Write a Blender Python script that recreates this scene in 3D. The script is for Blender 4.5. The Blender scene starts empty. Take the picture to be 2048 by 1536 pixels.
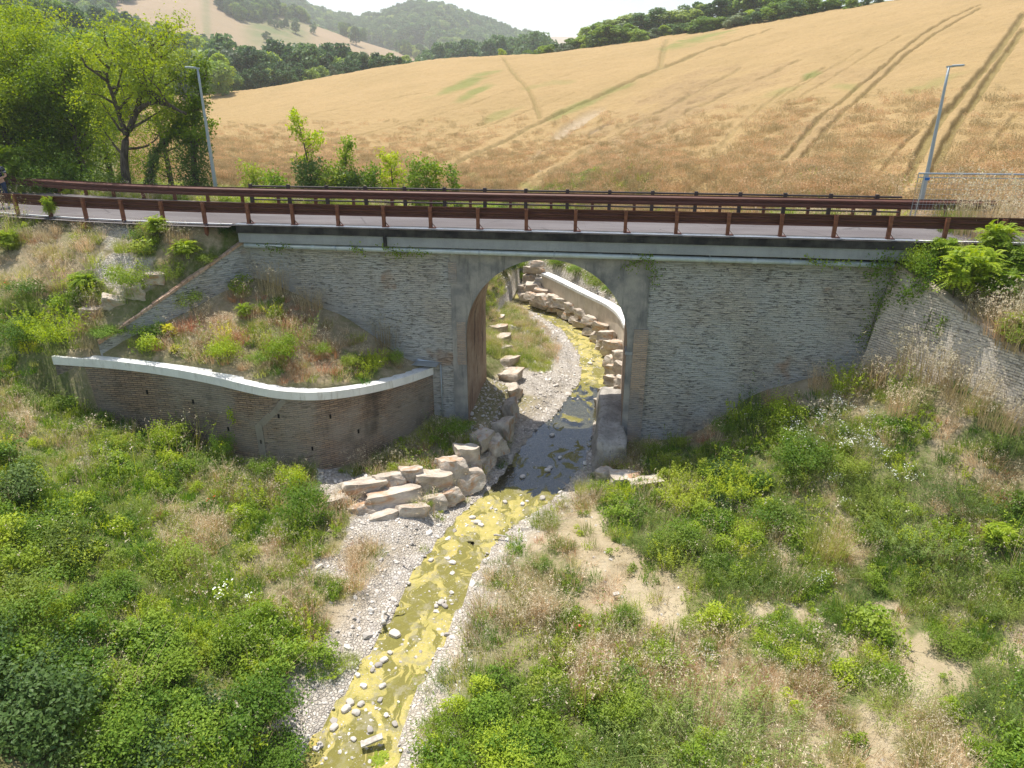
import bpy, bmesh, math, random
import numpy as np
from mathutils import Vector, Matrix
rng = np.random.default_rng(7); random.seed(7)
rad = math.radians
sc = bpy.context.scene
COL = sc.collection

# ------------------------------------------------------------ camera
FPX = 1420.0; TH = rad(22.3); PSI = rad(7.7)
CAM = np.array([1.43, -22.1, 11.6])
cR = np.array([math.cos(PSI), math.sin(PSI), 0]); cH = np.array([-math.sin(PSI), math.cos(PSI), 0]); cZ = np.array([0, 0, 1.])
cF = cH*math.cos(TH) - cZ*math.sin(TH); cU = cH*math.sin(TH) + cZ*math.cos(TH)
cam = bpy.data.cameras.new('camera'); camo = bpy.data.objects.new('camera', cam); COL.objects.link(camo)
cam.sensor_width = 36; cam.lens = 36*FPX/2048; cam.clip_start = 0.1; cam.clip_end = 12000
camo.location = CAM; camo.rotation_euler = (math.pi/2 - TH, 0, PSI)
sc.camera = camo
# ------------------------------------------------------------ light
SUNV = np.array([0.24, -0.30, -1.0]); SUNV /= np.linalg.norm(SUNV)      # direction the light travels
sun_el = math.asin(-SUNV[2]); az = math.atan2(-SUNV[0], -SUNV[1])       # compass angle from +Y
w = bpy.data.worlds.new("World"); sc.world = w; w.use_nodes = True
nt = w.node_tree; bg = nt.nodes['Background']; sky = nt.nodes.new('ShaderNodeTexSky')
sky.sky_type = 'NISHITA'; sky.sun_disc = False; sky.sun_elevation = sun_el; sky.sun_rotation = az
sky.air_density = 1.0; sky.dust_density = 1.2; sky.ozone_density = 1.0; sky.altitude = 100
nt.links.new(sky.outputs[0], bg.inputs[0]); bg.inputs[1].default_value = 0.125
sl = bpy.data.lights.new('sun', 'SUN'); sl.energy = 5.0; sl.angle = rad(0.55); sl.color = (1, 0.95, 0.86)
so = bpy.data.objects.new('sun', sl); COL.objects.link(so)
so.rotation_euler = Vector(SUNV).to_track_quat('-Z', 'Y').to_euler(); so.location = (0, 0, 60)
sc.view_settings.view_transform = 'Standard'; sc.view_settings.look = 'None'; sc.view_settings.exposure = 0.5
sc.render.engine = 'CYCLES'
cy = sc.cycles; cy.max_bounces = 6; cy.diffuse_bounces = 3; cy.glossy_bounces = 2; cy.transmission_bounces = 4
cy.transparent_max_bounces = 8; cy.volume_bounces = 2; cy.use_denoising = True; cy.caustics_reflective = False; cy.caustics_refractive = False

# ------------------------------------------------------------ helpers: pixels, tags, meshes
def ray(u, v):
    return cF + cR*((u-1024)/FPX) + cU*((768-v)/FPX)
def atz(u, v, z):
    d = ray(u, v); return CAM + d*((z-CAM[2])/d[2])
def aty(u, v, y):
    d = ray(u, v); return CAM + d*((y-CAM[1])/d[1])
def atd(u, v, D):
    d = ray(u, v); return CAM + d*(D/math.hypot(d[0], d[1]))
def proj(x, y, z):
    qx, qy, qz = x-CAM[0], y-CAM[1], z-CAM[2]
    zz = qx*cF[0]+qy*cF[1]+qz*cF[2]; zz = np.where(zz < .1, .1, zz)
    return 1024+FPX*(qx*cR[0]+qy*cR[1]+qz*cR[2])/zz, 768-FPX*(qx*cU[0]+qy*cU[1]+qz*cU[2])/zz
def sstep(a, b, x):
    t = np.clip((x-a)/(b-a), 0, 1); return t*t*(3-2*t)
def tag(o, label=None, cat=None, group=None, kind=None):
    if label: o['label'] = label
    if cat: o['category'] = cat
    if group: o['group'] = group
    if kind: o['kind'] = kind
    return o
def empty(name, loc=(0, 0, 0), rz=0):
    o = bpy.data.objects.new(name, None); COL.objects.link(o); o.location = loc; o.rotation_euler = (0, 0, rz)
    o.empty_display_size = .2; return o
def mesh_np(name, V, F, mats=None, mi=None, uv=None, tint=None, smooth=False, attrs=None):
    """V (n,3); F (m,k) array or list of lists"""
    me = bpy.data.meshes.new(name); V = np.asarray(V, dtype=np.float32)
    if isinstance(F, np.ndarray):
        m, k = F.shape; loops = F.ravel(); starts = np.arange(m)*k; tot = np.full(m, k)
    else:
        tot = np.array([len(f) for f in F]); loops = np.concatenate([np.asarray(f) for f in F]); starts = np.concatenate([[0], np.cumsum(tot)[:-1]]); m = len(F)
    me.vertices.add(len(V)); me.vertices.foreach_set('co', V.ravel())
    me.loops.add(len(loops)); me.loops.foreach_set('vertex_index', loops.astype(np.int32))
    me.polygons.add(m); me.polygons.foreach_set('loop_start', starts.astype(np.int32))
    try: me.polygons.foreach_set('loop_total', tot.astype(np.int32))
    except Exception: pass
    for mt in (mats or []): me.materials.append(mt)
    if mi is not None: me.polygons.foreach_set('material_index', np.asarray(mi, dtype=np.int32))
    me.polygons.foreach_set('use_smooth', np.full(m, bool(smooth)))
    me.update(calc_edges=True)
    if uv is not None:
        l = me.uv_layers.new(name='UVMap'); l.data.foreach_set('uv', np.asarray(uv, dtype=np.float32).ravel())
    if tint is not None:                       # per face value
        a = me.attributes.new('tint', 'FLOAT', 'FACE'); a.data.foreach_set('value', np.asarray(tint, dtype=np.float32))
    for n_, vals in (attrs or {}).items():     # per vertex
        a = me.attributes.new(n_, 'FLOAT', 'POINT'); a.data.foreach_set('value', np.asarray(vals, dtype=np.float32))
    me.validate(); return me
def link(name, me, parent=None, loc=None):
    o = bpy.data.objects.new(name, me); COL.objects.link(o)
    if parent: o.parent = parent
    if loc is not None: o.location = loc
    return o
class MB:
    """collects quads with metric uvs"""
    def __init__(s): s.v = []; s.f = []; s.uv = []; s.mi = []
    def quad(s, a, b, c, d, uv=None, m=0):
        n = len(s.v); s.v += [tuple(a), tuple(b), tuple(c), tuple(d)]; s.f.append([n, n+1, n+2, n+3]); s.mi.append(m)
        if uv is None:
            A, B, D = np.array(a), np.array(b), np.array(d); N = np.abs(np.cross(B-A, D-A)); P = [np.array(q) for q in (a, b, c, d)]
            k = int(np.argmax(N))
            uv = [(p[0], p[1]) if k == 2 else ((p[0], p[2]) if k == 1 else (p[1], p[2])) for p in P]
        s.uv += list(uv)
    def box(s, x0, x1, y0, y1, z0, z1, m=0):
        p = lambda i, j, k: ((x0, x1)[i], (y0, y1)[j], (z0, z1)[k])
        s.quad(p(0,0,0), p(1,0,0), p(1,0,1), p(0,0,1), m=m); s.quad(p(1,1,0), p(0,1,0), p(0,1,1), p(1,1,1), m=m)
        s.quad(p(0,1,0), p(0,0,0), p(0,0,1), p(0,1,1), m=m); s.quad(p(1,0,0), p(1,1,0), p(1,1,1), p(1,0,1), m=m)
        s.quad(p(0,0,1), p(1,0,1), p(1,1,1), p(0,1,1), m=m); s.quad(p(0,1,0), p(1,1,0), p(1,0,0), p(0,0,0), m=m)
    def beam(s, p, q, w, h, m=0, up=(0, 0, 1)):
        """rectangular bar between p and q"""
        p = np.array(p, float); q = np.array(q, float); d = q-p; d /= np.linalg.norm(d)
        u = np.cross(d, np.array(up, float)); u /= np.linalg.norm(u)+1e-9; t = np.cross(u, d)
        c = [(-1,-1),(1,-1),(1,1),(-1,1)]
        A = [p+u*a*w/2+t*b*h/2 for a, b in c]; B = [q+u*a*w/2+t*b*h/2 for a, b in c]
        for i in range(4): j = (i+1) % 4; s.quad(A[i], A[j], B[j], B[i], m=m)
        s.quad(A[3], A[2], A[1], A[0], m=m); s.quad(*B, m=m)
    def tube(s, pts, r, n=8, m=0, cap=True):
        pts = [np.array(p, float) for p in pts]; rs = r if hasattr(r, '__len__') else [r]*len(pts); rings = []; L = 0
        for i, p in enumerate(pts):
            d = pts[min(i+1, len(pts)-1)]-pts[max(i-1, 0)]; d /= np.linalg.norm(d)+1e-9
            a = np.array([0, 0, 1.]) if abs(d[2]) < .9 else np.array([1., 0, 0]); u = np.cross(d, a); u /= np.linalg.norm(u); t = np.cross(d, u)
            rings.append([p+(u*math.cos(k*2*math.pi/n)+t*math.sin(k*2*math.pi/n))*rs[i] for k in range(n)])
        for i in range(len(pts)-1):
            l2 = L+np.linalg.norm(pts[i+1]-pts[i])
            for k in range(n):
                j = (k+1) % n; c = 2*math.pi*rs[i]/n
                s.quad(rings[i][k], rings[i+1][k], rings[i+1][j], rings[i][j], uv=[(k*c, L), (k*c, l2), ((k+1)*c, l2), ((k+1)*c, L)], m=m)
            L = l2
        if cap:
            for rg in (rings[0], rings[-1][::-1]):
                b = len(s.v); s.v += [tuple(x) for x in rg]; s.f.append(list(range(b, b+n))); s.mi.append(m); s.uv += [(0, 0)]*n
    def build(s, name, mats, parent=None, smooth=False, bevel=0, loc=None, merge=True):
        if not isinstance(mats, (list, tuple)): mats = [mats]
        me = mesh_np(name, s.v, s.f, mats, s.mi, s.uv)
        if merge:
            bm = bmesh.new(); bm.from_mesh(me); bmesh.ops.remove_doubles(bm, verts=bm.verts, dist=1e-4)
            bmesh.ops.recalc_face_normals(bm, faces=bm.faces); bm.to_mesh(me); bm.free()
        if smooth:
            for p in me.polygons: p.use_smooth = True
        o = link(name, me, parent, loc)
        if bevel:
            b = o.modifiers.new('bevel', 'BEVEL'); b.width = bevel; b.segments = 2; b.limit_method = 'ANGLE'; b.angle_limit = rad(40)
        return o

# ------------------------------------------------------------ materials
class N:
    def __init__(s, name, rough=.8, spec=.3):
        s.m = bpy.data.materials.new(name); s.m.use_nodes = True; s.t = s.m.node_tree
        s.p = s.t.nodes['Principled BSDF']; s.p.inputs['Roughness'].default_value = rough
        s.p.inputs['Specular IOR Level'].default_value = spec; s.out = s.t.nodes['Material Output']; s._c = None; s.uvs = None
    def n(s, ty, **kw):
        x = s.t.nodes.new(ty)
        for k, v in kw.items(): setattr(x, k, v)
        return x
    def l(s, a, b): s.t.links.new(a, b)
    def coord(s, kind='pos'):
        if kind == 'pos':
            if s._c is None: s._c = s.n('ShaderNodeNewGeometry').outputs['Position']
            return s._c
        if kind == 'obj': return s.n('ShaderNodeTexCoord').outputs['Object']
        if s.uvs is None: s.uvs = s.n('ShaderNodeUVMap', uv_map='UVMap').outputs[0]
        return s.uvs
    def mapv(s, c, scale=(1, 1, 1), rot=(0, 0, 0), loc=(0, 0, 0)):
        m = s.n('ShaderNodeMapping'); s.l(c, m.inputs[0]); m.inputs['Scale'].default_value = scale; m.inputs['Rotation'].default_value = rot; m.inputs['Location'].default_value = loc
        return m.outputs[0]
    def noise(s, c, scale, detail=3, rough=.55, dist=0):
        x = s.n('ShaderNodeTexNoise'); s.l(c, x.inputs['Vector']); x.inputs['Scale'].default_value = scale
        x.inputs['Detail'].default_value = detail; x.inputs['Roughness'].default_value = rough; x.inputs['Distortion'].default_value = dist
        return x.outputs['Fac']
    def vor(s, c, scale, feature='F1', out='Distance', rnd=1):
        x = s.n('ShaderNodeTexVoronoi', feature=feature); s.l(c, x.inputs['Vector']); x.inputs['Scale'].default_value = scale
        x.inputs['Randomness'].default_value = rnd; return x.outputs[out]
    def ramp(s, f, stops, interp='LINEAR'):
        r = s.n('ShaderNodeValToRGB'); s.l(f, r.inputs[0]); e = r.color_ramp; e.interpolation = interp
        while len(e.elements) < len(stops): e.elements.new(.5)
        for el, (p, c) in zip(e.elements, stops):
            el.position = p; el.color = (*c, 1) if len(c) == 3 else c
        return r.outputs[0]
    def step(s, f, a, b, lo=0., hi=1.):
        r = s.n('ShaderNodeMapRange'); r.interpolation_type = 'SMOOTHSTEP'; s.l(f, r.inputs[0])
        r.inputs[1].default_value = a; r.inputs[2].default_value = b; r.inputs[3].default_value = lo; r.inputs[4].default_value = hi
        return r.outputs[0]
    def mix(s, f, a, b, mode='MIX'):
        x = s.n('ShaderNodeMix', data_type='RGBA', blend_type=mode)
        for i, v in ((0, f), (6, a), (7, b)):
            if isinstance(v, (int, float)): x.inputs[i].default_value = v
            elif isinstance(v, tuple): x.inputs[i].default_value = (*v, 1)
            else: s.l(v, x.inputs[i])
        return x.outputs[2]
    def math(s, op, a, b=0., clamp=False):
        x = s.n('ShaderNodeMath', operation=op, use_clamp=clamp)
        for i, v in ((0, a), (1, b)):
            if isinstance(v, (int, float)): x.inputs[i].default_value = v
            else: s.l(v, x.inputs[i])
        return x.outputs[0]
    def attr(s, name):
        a = s.n('ShaderNodeAttribute', attribute_name=name); return a.outputs['Fac']
    def bump(s, h, dist=.02, strength=1.):
        b = s.n('ShaderNodeBump'); s.l(h, b.inputs['Height']); b.inputs['Distance'].default_value = dist; b.inputs['Strength'].default_value = strength
        s.l(b.outputs[0], s.p.inputs['Normal']); return b.outputs[0]
    def col(s, c):
        if isinstance(c, tuple): s.p.inputs['Base Color'].default_value = (*c, 1)
        else: s.l(c, s.p.inputs['Base Color'])
        return s.m

def leaf_mat(name, c1, c2, c3=None, trans=.38, rough=.5, patch=.35, spec=.25):
    """c1 / c2: leaf to leaf variation, c3: drier patches over metres"""
    m = N(name, rough, spec); t = m.attr('tint'); c = m.mix(t, c1, c2)
    if c3:
        f = m.step(m.noise(m.coord(), patch, 2), .48, .66); c = m.mix(f, c, c3)
    oi = m.n('ShaderNodeObjectInfo').outputs['Random']
    hv = m.n('ShaderNodeHueSaturation'); m.l(c, hv.inputs['Color']); m.l(m.step(oi, 0, 1, .72, 1.3), hv.inputs['Value']); m.l(m.step(oi, 1, 0, .485, .515), hv.inputs['Hue'])
    c = hv.outputs[0]
    m.col(c); tr = m.n('ShaderNodeBsdfTranslucent')
    hs = m.n('ShaderNodeHueSaturation'); m.l(c, hs.inputs['Color']); hs.inputs['Hue'].default_value = .485; hs.inputs['Saturation'].default_value = 1.1; hs.inputs['Value'].default_value = 1.5
    m.l(hs.outputs[0], tr.inputs[0])
    mx = m.n('ShaderNodeMixShader'); mx.inputs[0].default_value = trans; m.l(m.p.outputs[0], mx.inputs[1]); m.l(tr.outputs[0], mx.inputs[2]); m.l(mx.outputs[0], m.out.inputs[0])
    return m.m
M = {}
M['leaf_bright'] = leaf_mat('leaf_bright', (.22, .33, .022), (.36, .46, .045), (.3, .38, .045))
M['leaf_mid'] = leaf_mat('leaf_mid', (.125, .23, .022), (.23, .34, .045), (.23, .3, .045))
M['leaf_bramble'] = leaf_mat('leaf_bramble', (.1, .2, .022), (.25, .36, .05), (.2, .29, .03), trans=.35, rough=.55, spec=.15)
M['leaf_dark'] = leaf_mat('leaf_dark', (.065, .125, .03), (.12, .19, .045), trans=.28)
M['leaf_feather'] = leaf_mat('leaf_feather', (.15, .23, .06), (.24, .32, .085), (.23, .3, .06), trans=.35)
M['leaf_tree'] = leaf_mat('leaf_tree', (.14, .235, .018), (.31, .39, .032), (.2, .29, .03), trans=.42, patch=.3)
M['leaf_robinia'] = leaf_mat('leaf_robinia', (.16, .27, .018), (.3, .4, .035), trans=.42)
M['leaf_wood'] = leaf_mat('leaf_wood', (.12, .22, .04), (.22, .33, .06), (.24, .32, .08), trans=.38, patch=.03)
M['leaf_silver'] = leaf_mat('leaf_silver', (.13, .18, .095), (.2, .25, .14), trans=.3)
M['leaf_yellow'] = leaf_mat('leaf_yellow', (.4, .44, .03), (.5, .55, .04), trans=.4)
M['grass_green'] = leaf_mat('grass_green', (.22, .31, .045), (.34, .41, .08), (.4, .4, .14), patch=.5)
M['grass_lush'] = leaf_mat('grass_lush', (.08, .2, .02), (.15, .29, .03))
M['grass_dry'] = leaf_mat('grass_dry', (.5, .39, .22), (.66, .54, .34), (.45, .33, .18), trans=.3, patch=.6)
M['grass_red'] = leaf_mat('grass_red', (.38, .2, .1), (.52, .33, .19), trans=.3)
M['seed_pale'] = leaf_mat('seed_pale', (.55, .48, .33), (.68, .6, .44), trans=.3)
M['petal_white'] = leaf_mat('petal_white', (.8, .8, .76), (.85, .85, .8), trans=.2)
M['petal_red'] = leaf_mat('petal_red', (.7, .04, .02), (.8, .07, .03), trans=.3)
def plain(name, c, rough=.7, spec=.3, metal=0.):
    m = N(name, rough, spec); m.p.inputs['Metallic'].default_value = metal; return m.col(c)
def bark_mat(name, c1, c2):
    m = N(name, .9, .15); n = m.noise(m.mapv(m.coord(), (1, 1, .25)), 9, 4); m.bump(n, .03); return m.col(m.mix(m.step(n, .35, .65), c1, c2))
M['bark'] = bark_mat('bark', (.06, .048, .038), (.14, .115, .09)); M['bark_pale'] = bark_mat('bark_pale', (.2, .17, .14), (.34, .3, .25))
M['dead_wood'] = bark_mat('dead_wood', (.38, .34, .29), (.58, .54, .48))

def brick_mat(name, base1, base2, mortar, wear=.5, stainc=(.05, .045, .04), stain=.5, orange=0., rows=.068, strong=1., grey=None):
    m = N(name, .92, .15); uv = m.coord('uv')
    nz = m.n('ShaderNodeTexNoise'); m.l(uv, nz.inputs['Vector']); nz.inputs['Scale'].default_value = 2.2; nz.inputs['Detail'].default_value = 3
    off = m.n('ShaderNodeVectorMath', operation='MULTIPLY_ADD'); m.l(nz.outputs['Color'], off.inputs[0]); off.inputs[1].default_value = (.04, .022, 0); m.l(uv, off.inputs[2])
    uvw = off.outputs[0]
    b = m.n('ShaderNodeTexBrick'); m.l(uvw, b.inputs['Vector']); b.inputs['Scale'].default_value = 1
    b.inputs['Brick Width'].default_value = .27; b.inputs['Row Height'].default_value = rows; b.inputs['Mortar Size'].default_value = .009; b.inputs['Mortar Smooth'].default_value = .3
    b.inputs['Color1'].default_value = (*base1, 1); b.inputs['Color2'].default_value = (*base2, 1); b.inputs['Mortar'].default_value = (*mortar, 1); b.inputs['Bias'].default_value = 0
    c = b.outputs['Color']; fac = b.outputs['Fac']
    # lime wash / grey patches
    big = m.noise(uv, .45, 4, .6)
    if grey: c = m.mix(m.step(big, .38, .6, 0, .75), c, grey)
    # eroded courses: dark, stretched along the course
    st = m.noise(m.mapv(uvw, (3.1, 15, 1)), 1.0, 5, .72); er = m.step(st, .56, .66, 0, 1)
    er = m.math('MULTIPLY', er, m.step(m.noise(uv, .8, 2), .38, .58)); 
    c = m.mix(m.math('MULTIPLY', er, .75*wear), c, (.045, .042, .042))
    hl = m.step(m.noise(m.mapv(uvw, (3.6, 15, 1), loc=(7, 3, 0)), 1.0, 5, .7), .54, .66)
    c = m.mix(m.math('MULTIPLY', hl, .5*wear), c, (.62, .6, .56))
    if orange: c = m.mix(m.step(m.noise(m.mapv(uv, (1, 1, 1), loc=(3, 9, 0)), .55, 3), .62, .7, 0, orange), c, (.32, .19, .11))
    c = m.mix(m.step(m.noise(m.mapv(uv, (.5, .28, 1), loc=(11, 2, 0)), 1.1, 5, .65), .5, .72, 0, stain), c, stainc)
    fine = m.noise(uv, 34, 3, .7); c = m.mix(.35, c, m.ramp(fine, [(.3, (.3, .3, .3)), (.7, (.8, .8, .8))]), 'OVERLAY')
    h = m.math('SUBTRACT', m.math('MULTIPLY', fine, .35), m.math('MULTIPLY', fac, .8)); h = m.math('SUBTRACT', h, m.math('MULTIPLY', er, 1.3*wear)); h = m.math('ADD', h, m.math('MULTIPLY', hl, .8*wear))
    m.bump(h, .035*strong, .9); return m.col(c)
M['brick_wall'] = brick_mat('brick_wall', (.5, .46, .4), (.37, .345, .315), (.36, .34, .31), wear=1., stain=.2, orange=.7, grey=(.45, .46, .46), strong=1.3)
M['brick_brown'] = brick_mat('brick_brown', (.4, .27, .18), (.24, .17, .125), (.1, .08, .07), wear=.5, stain=.8, grey=(.33, .29, .245))
M['brick_sunlit'] = brick_mat('brick_sunlit', (.72, .62, .5), (.55, .47, .38), (.24, .2, .17), wear=.8, stain=.12, grey=(.64, .57, .48))  # right wing wall brick, colour lightened to stand in for sunlight on it
M['brick_quoin'] = brick_mat('brick_quoin', (.5, .36, .26), (.4, .3, .23), (.38, .34, .3), wear=.5, stain=.3, grey=(.27, .275, .28))

def concrete(name, c, c2, dark=(.05, .05, .05), dk=.4, sc_=1.0, rough=.85, streak=.5):
    m = N(name, rough, .25); p = m.coord('obj')
    n1 = m.noise(p, 1.1*sc_, 5, .65); col = m.mix(m.step(n1, .35, .65), c, c2)
    s = m.noise(m.mapv(p, (3.2, 3.2, .45)), 1.2*sc_, 5, .7); col = m.mix(m.step(s, .5, .75, 0, dk), col, dark)
    f = m.noise(p, 45, 3, .7); col = m.mix(.25, col, m.ramp(f, [(.3, (.3, .3, .3)), (.7, (.75, .75, .75))]), 'OVERLAY')
    m.bump(m.math('ADD', m.math('MULTIPLY', f, .3), n1), .012); return m.col(col)
M['concrete'] = concrete('concrete', (.25, .25, .25), (.34, .335, .325), (.09, .09, .095), .5)
M['concrete_band'] = concrete('concrete_band', (.26, .275, .29), (.33, .345, .36), (.12, .12, .12), .25)
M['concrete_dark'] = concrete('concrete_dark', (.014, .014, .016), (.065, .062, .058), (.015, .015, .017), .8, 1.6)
M['concrete_spandrel'] = concrete('concrete_spandrel', (.19, .19, .19), (.35, .33, .3), (.08, .085, .09), .75, 1.1)
M['concrete_white'] = concrete('concrete_white', (.76, .75, .72), (.88, .87, .84), (.4, .36, .3), .6, 1.6)
M['concrete_rough'] = concrete('concrete_rough', (.27, .25, .22), (.42, .39, .35), (.12, .11, .1), .8, 2.2)
def vault_mat():
    m = N('vault_plaster', .93, .1); p = m.coord(); n = m.noise(m.mapv(p, (1, .5, .5)), 1.3, 5, .7)
    c = m.mix(m.step(n, .38, .62), (.44, .34, .26), (.3, .2, .15)); s = m.noise(m.mapv(p, (4, 2.5, .5)), 1.0, 4, .7)
    c = m.mix(m.step(s, .55, .68, 0, .75), c, (.07, .05, .045)); m.bump(m.math('ADD', n, m.noise(m.mapv(p, (1, 2, 14)), 1.5, 3)), .05); return m.col(c)
M['vault'] = vault_mat()
def rust_mat(name, a, b, c_):
    m = N(name, .62, .35); p = m.coord('obj'); n = m.noise(m.mapv(p, (.5, 3, 3)), 4, 4, .65)
    c = m.ramp(n, [(.3, a), (.52, b), (.75, c_)]); m.bump(m.noise(p, 60, 2), .002); return m.col(c)
M['rust'] = rust_mat('rust', (.075, .026, .017), (.115, .04, .026), (.16, .06, .036))
M['rust_post'] = rust_mat('rust_post', (.12, .04, .02), (.19, .066, .034), (.25, .1, .055))
M['rust_dark'] = rust_mat('rust_dark', (.03, .024, .025), (.05, .035, .033), (.075, .05, .045))
M['galv'] = plain('galvanised_steel', (.42, .46, .48), .38, .5, .7); M['galv_dull'] = plain('dull_zinc', (.4, .45, .48), .5, .4, .35)
def pipe_mat():
    m = N('pipe_paint', .45, .4); n = m.noise(m.coord(), 2.5, 5, .7); m.bump(n, .004)
    return m.col(m.mix(m.step(n, .4, .7, 0, .6), (.5, .56, .58), (.33, .38, .38)))
M['pipe'] = pipe_mat()
def asphalt():
    m = N('asphalt', .88, .3); p = m.coord(); f = m.noise(p, 70, 3, .8); b = m.noise(m.mapv(p, (.35, 1.2, 1)), 1.0, 4, .6)
    c = m.mix(m.step(b, .35, .65), (.115, .1, .1), (.155, .14, .14)); c = m.mix(.5, c, m.ramp(f, [(.3, (.3, .3, .3)), (.7, (.72, .72, .72))]), 'OVERLAY')
    cr = m.vor(m.mapv(p, (.3, .6, 1)), 1, 'DISTANCE_TO_EDGE'); c = m.mix(m.step(cr, .004, .012, .5, 0), c, (.05, .045, .045)); m.bump(f, .006); return m.col(c)
M['asphalt'] = asphalt()
def paint():
    m = N('road_paint', .7, .3); n = m.noise(m.coord(), 9, 5, .7); return m.col(m.mix(m.step(n, .52, .7, 0, .7), (.74, .74, .72), (.3, .29, .28)))
M['paint'] = paint()
def rock_mat():
    m = N('limestone', .9, .2); p = m.coord('obj'); oi = m.n('ShaderNodeObjectInfo').outputs['Random']
    off = m.n('ShaderNodeCombineXYZ'); m.l(m.math('MULTIPLY', oi, 37.), off.inputs[0]); m.l(m.math('MULTIPLY', oi, 11.), off.inputs[2])
    a = m.n('ShaderNodeVectorMath', operation='ADD'); m.l(p, a.inputs[0]); m.l(off.outputs[0], a.inputs[1]); q = a.outputs[0]
    n1 = m.noise(q, 2.0, 5, .65); c = m.ramp(n1, [(.3, (.33, .27, .22)), (.5, (.52, .45, .37)), (.7, (.7, .63, .54))])
    o = m.noise(q, 1.3, 4, .6, 1.); c = m.mix(m.step(o, .53, .68, 0, .85), c, (.5, .28, .15))
    d = m.noise(q, 7, 4, .7); c = m.mix(m.step(d, .6, .75, 0, .6), c, (.2, .18, .16)); c = m.mix(m.step(m.noise(q, 3, 3, .6, 1.5), .6, .7, 0, .4), c, (.3, .3, .28))
    m.bump(m.math('ADD', n1, m.math('MULTIPLY', m.noise(q, 14, 4, .7), .4)), .07); return m.col(c)
M['rock'] = rock_mat()
def pebble_mat():
    m = N('pebble', .85, .2); oi = m.n('ShaderNodeObjectInfo').outputs['Random']
    return m.col(m.ramp(oi, [(0, (.33, .3, .27)), (.3, (.5, .46, .41)), (.65, (.62, .57, .52)), (1, (.72, .68, .62))]))
M['pebble'] = pebble_mat()

def ground_mat():
    m = N('ground', .95, .1); p = m.coord(); cov = m.attr('cover'); gr = m.attr('gravel'); gn = m.attr('greenery')
    n1 = m.noise(p, .9, 5, .6); n2 = m.noise(p, 7, 4, .65); n3 = m.noise(p, 38, 3, .7)
    soil = m.mix(m.step(n1, .35, .65), (.5, .41, .29), (.38, .3, .2)); soil = m.mix(m.step(n2, .5, .7, 0, .5), soil, (.3, .22, .14))
    litter = m.mix(m.step(n2, .4, .6), (.2, .15, .075), (.13, .13, .045)); litter = m.mix(m.step(n1, .5, .65, 0, .6), litter, (.33, .25, .14))
    c = m.mix(m.math('MULTIPLY', cov, m.step(n2, .2, .55), True), soil, litter)
    c = m.mix(m.math('MULTIPLY', gn, m.step(n3, .3, .55), True), c, (.09, .14, .03))
    v = m.vor(p, 13, 'F1', 'Color'); vs = m.n('ShaderNodeSeparateColor'); m.l(v, vs.inputs[0]); vd = m.vor(p, 13, 'DISTANCE_TO_EDGE')
    peb = m.ramp(vs.outputs[0], [(0, (.38, .34, .3)), (.5, (.52, .47, .41)), (1, (.66, .61, .55))]); peb = m.mix(m.step(vd, .0, .09, .5, 0), peb, (.26, .22, .17))
    c = m.mix(gr, c, m.mix(m.step(n1, .42, .66, 0, .5), peb, (.5, .43, .33)))
    c = m.mix(.3, c, m.ramp(n3, [(.3, (.25, .25, .25)), (.7, (.8, .8, .8))]), 'OVERLAY')
    h = m.math('ADD', m.math('MULTIPLY', n2, .8), m.math('MULTIPLY', n3, .25)); h = m.math('ADD', h, m.math('MULTIPLY', m.math('MULTIPLY', m.step(vd, 0, .2), gr), .5)); m.bump(h, .05); return m.col(c)
M['ground'] = ground_mat()
def field_mat():
    m = N('wheat', .85, .12); p = m.coord(); tr = m.attr('track'); gp = m.attr('greenpatch'); bare = m.attr('bare'); fl = m.attr('flow'); dk = m.attr('lodged')
    n = m.noise(p, .09, 4, .6); fine = m.noise(p, 2.2, 5, .75); ff = m.noise(p, 9, 3, .7)
    cf = m.n('ShaderNodeCombineXYZ'); m.l(fl, cf.inputs[0]); s = m.n('ShaderNodeSeparateXYZ'); m.l(p, s.inputs[0]); m.l(m.math('MULTIPLY', s.outputs[1], .02), cf.inputs[1])
    streak = m.noise(cf.outputs[0], 1.4, 4, .6)
    c = m.mix(m.step(n, .35, .65), (.43, .295, .135), (.39, .27, .12)); c = m.mix(m.step(streak, .4, .7, 0, .4), c, (.47, .325, .15))
    c = m.mix(m.math('MULTIPLY', dk, m.step(fine, .3, .7, .25, .9)), c, (.3, .2, .11)); c = m.mix(m.step(fine, .45, .75, 0, .5), c, (.3, .2, .085))
    c = m.mix(m.math('MULTIPLY', gp, .75), c, (.2, .23, .06)); c = m.mix(m.math('MULTIPLY', tr, .75), c, (.19, .17, .06))
    c = m.mix(m.math('MULTIPLY', bare, m.step(ff, .3, .6, .5, 1)), c, (.46, .36, .24))
    c = m.mix(.3, c, m.ramp(ff, [(.3, (.28, .28, .28)), (.7, (.75, .75, .75))]), 'OVERLAY')
    m.bump(m.math('ADD', fine, m.math('MULTIPLY', ff, .5)), .3, .8); return m.col(c)
M['wheat'] = field_mat()
def hill_mat(name, c1, c2, c3):
    m = N(name, .95, .1); p = m.coord(); n = m.noise(p, .006, 4, .6); f = m.noise(p, .06, 4, .7)
    c = m.mix(m.step(n, .4, .6), c1, c2); g = m.attr('green'); c = m.mix(m.math('MULTIPLY', g, m.step(f, .3, .6, .4, 1)), c, c3)
    m.bump(f, 1.); return m.col(c)
M['hill_pink'] = hill_mat('hill_pink', (.36, .26, .17), (.31, .23, .14), (.13, .16, .06)); M['hill_green'] = hill_mat('hill_green', (.1, .15, .05), (.14, .19, .07), (.2, .25, .11))
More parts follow.
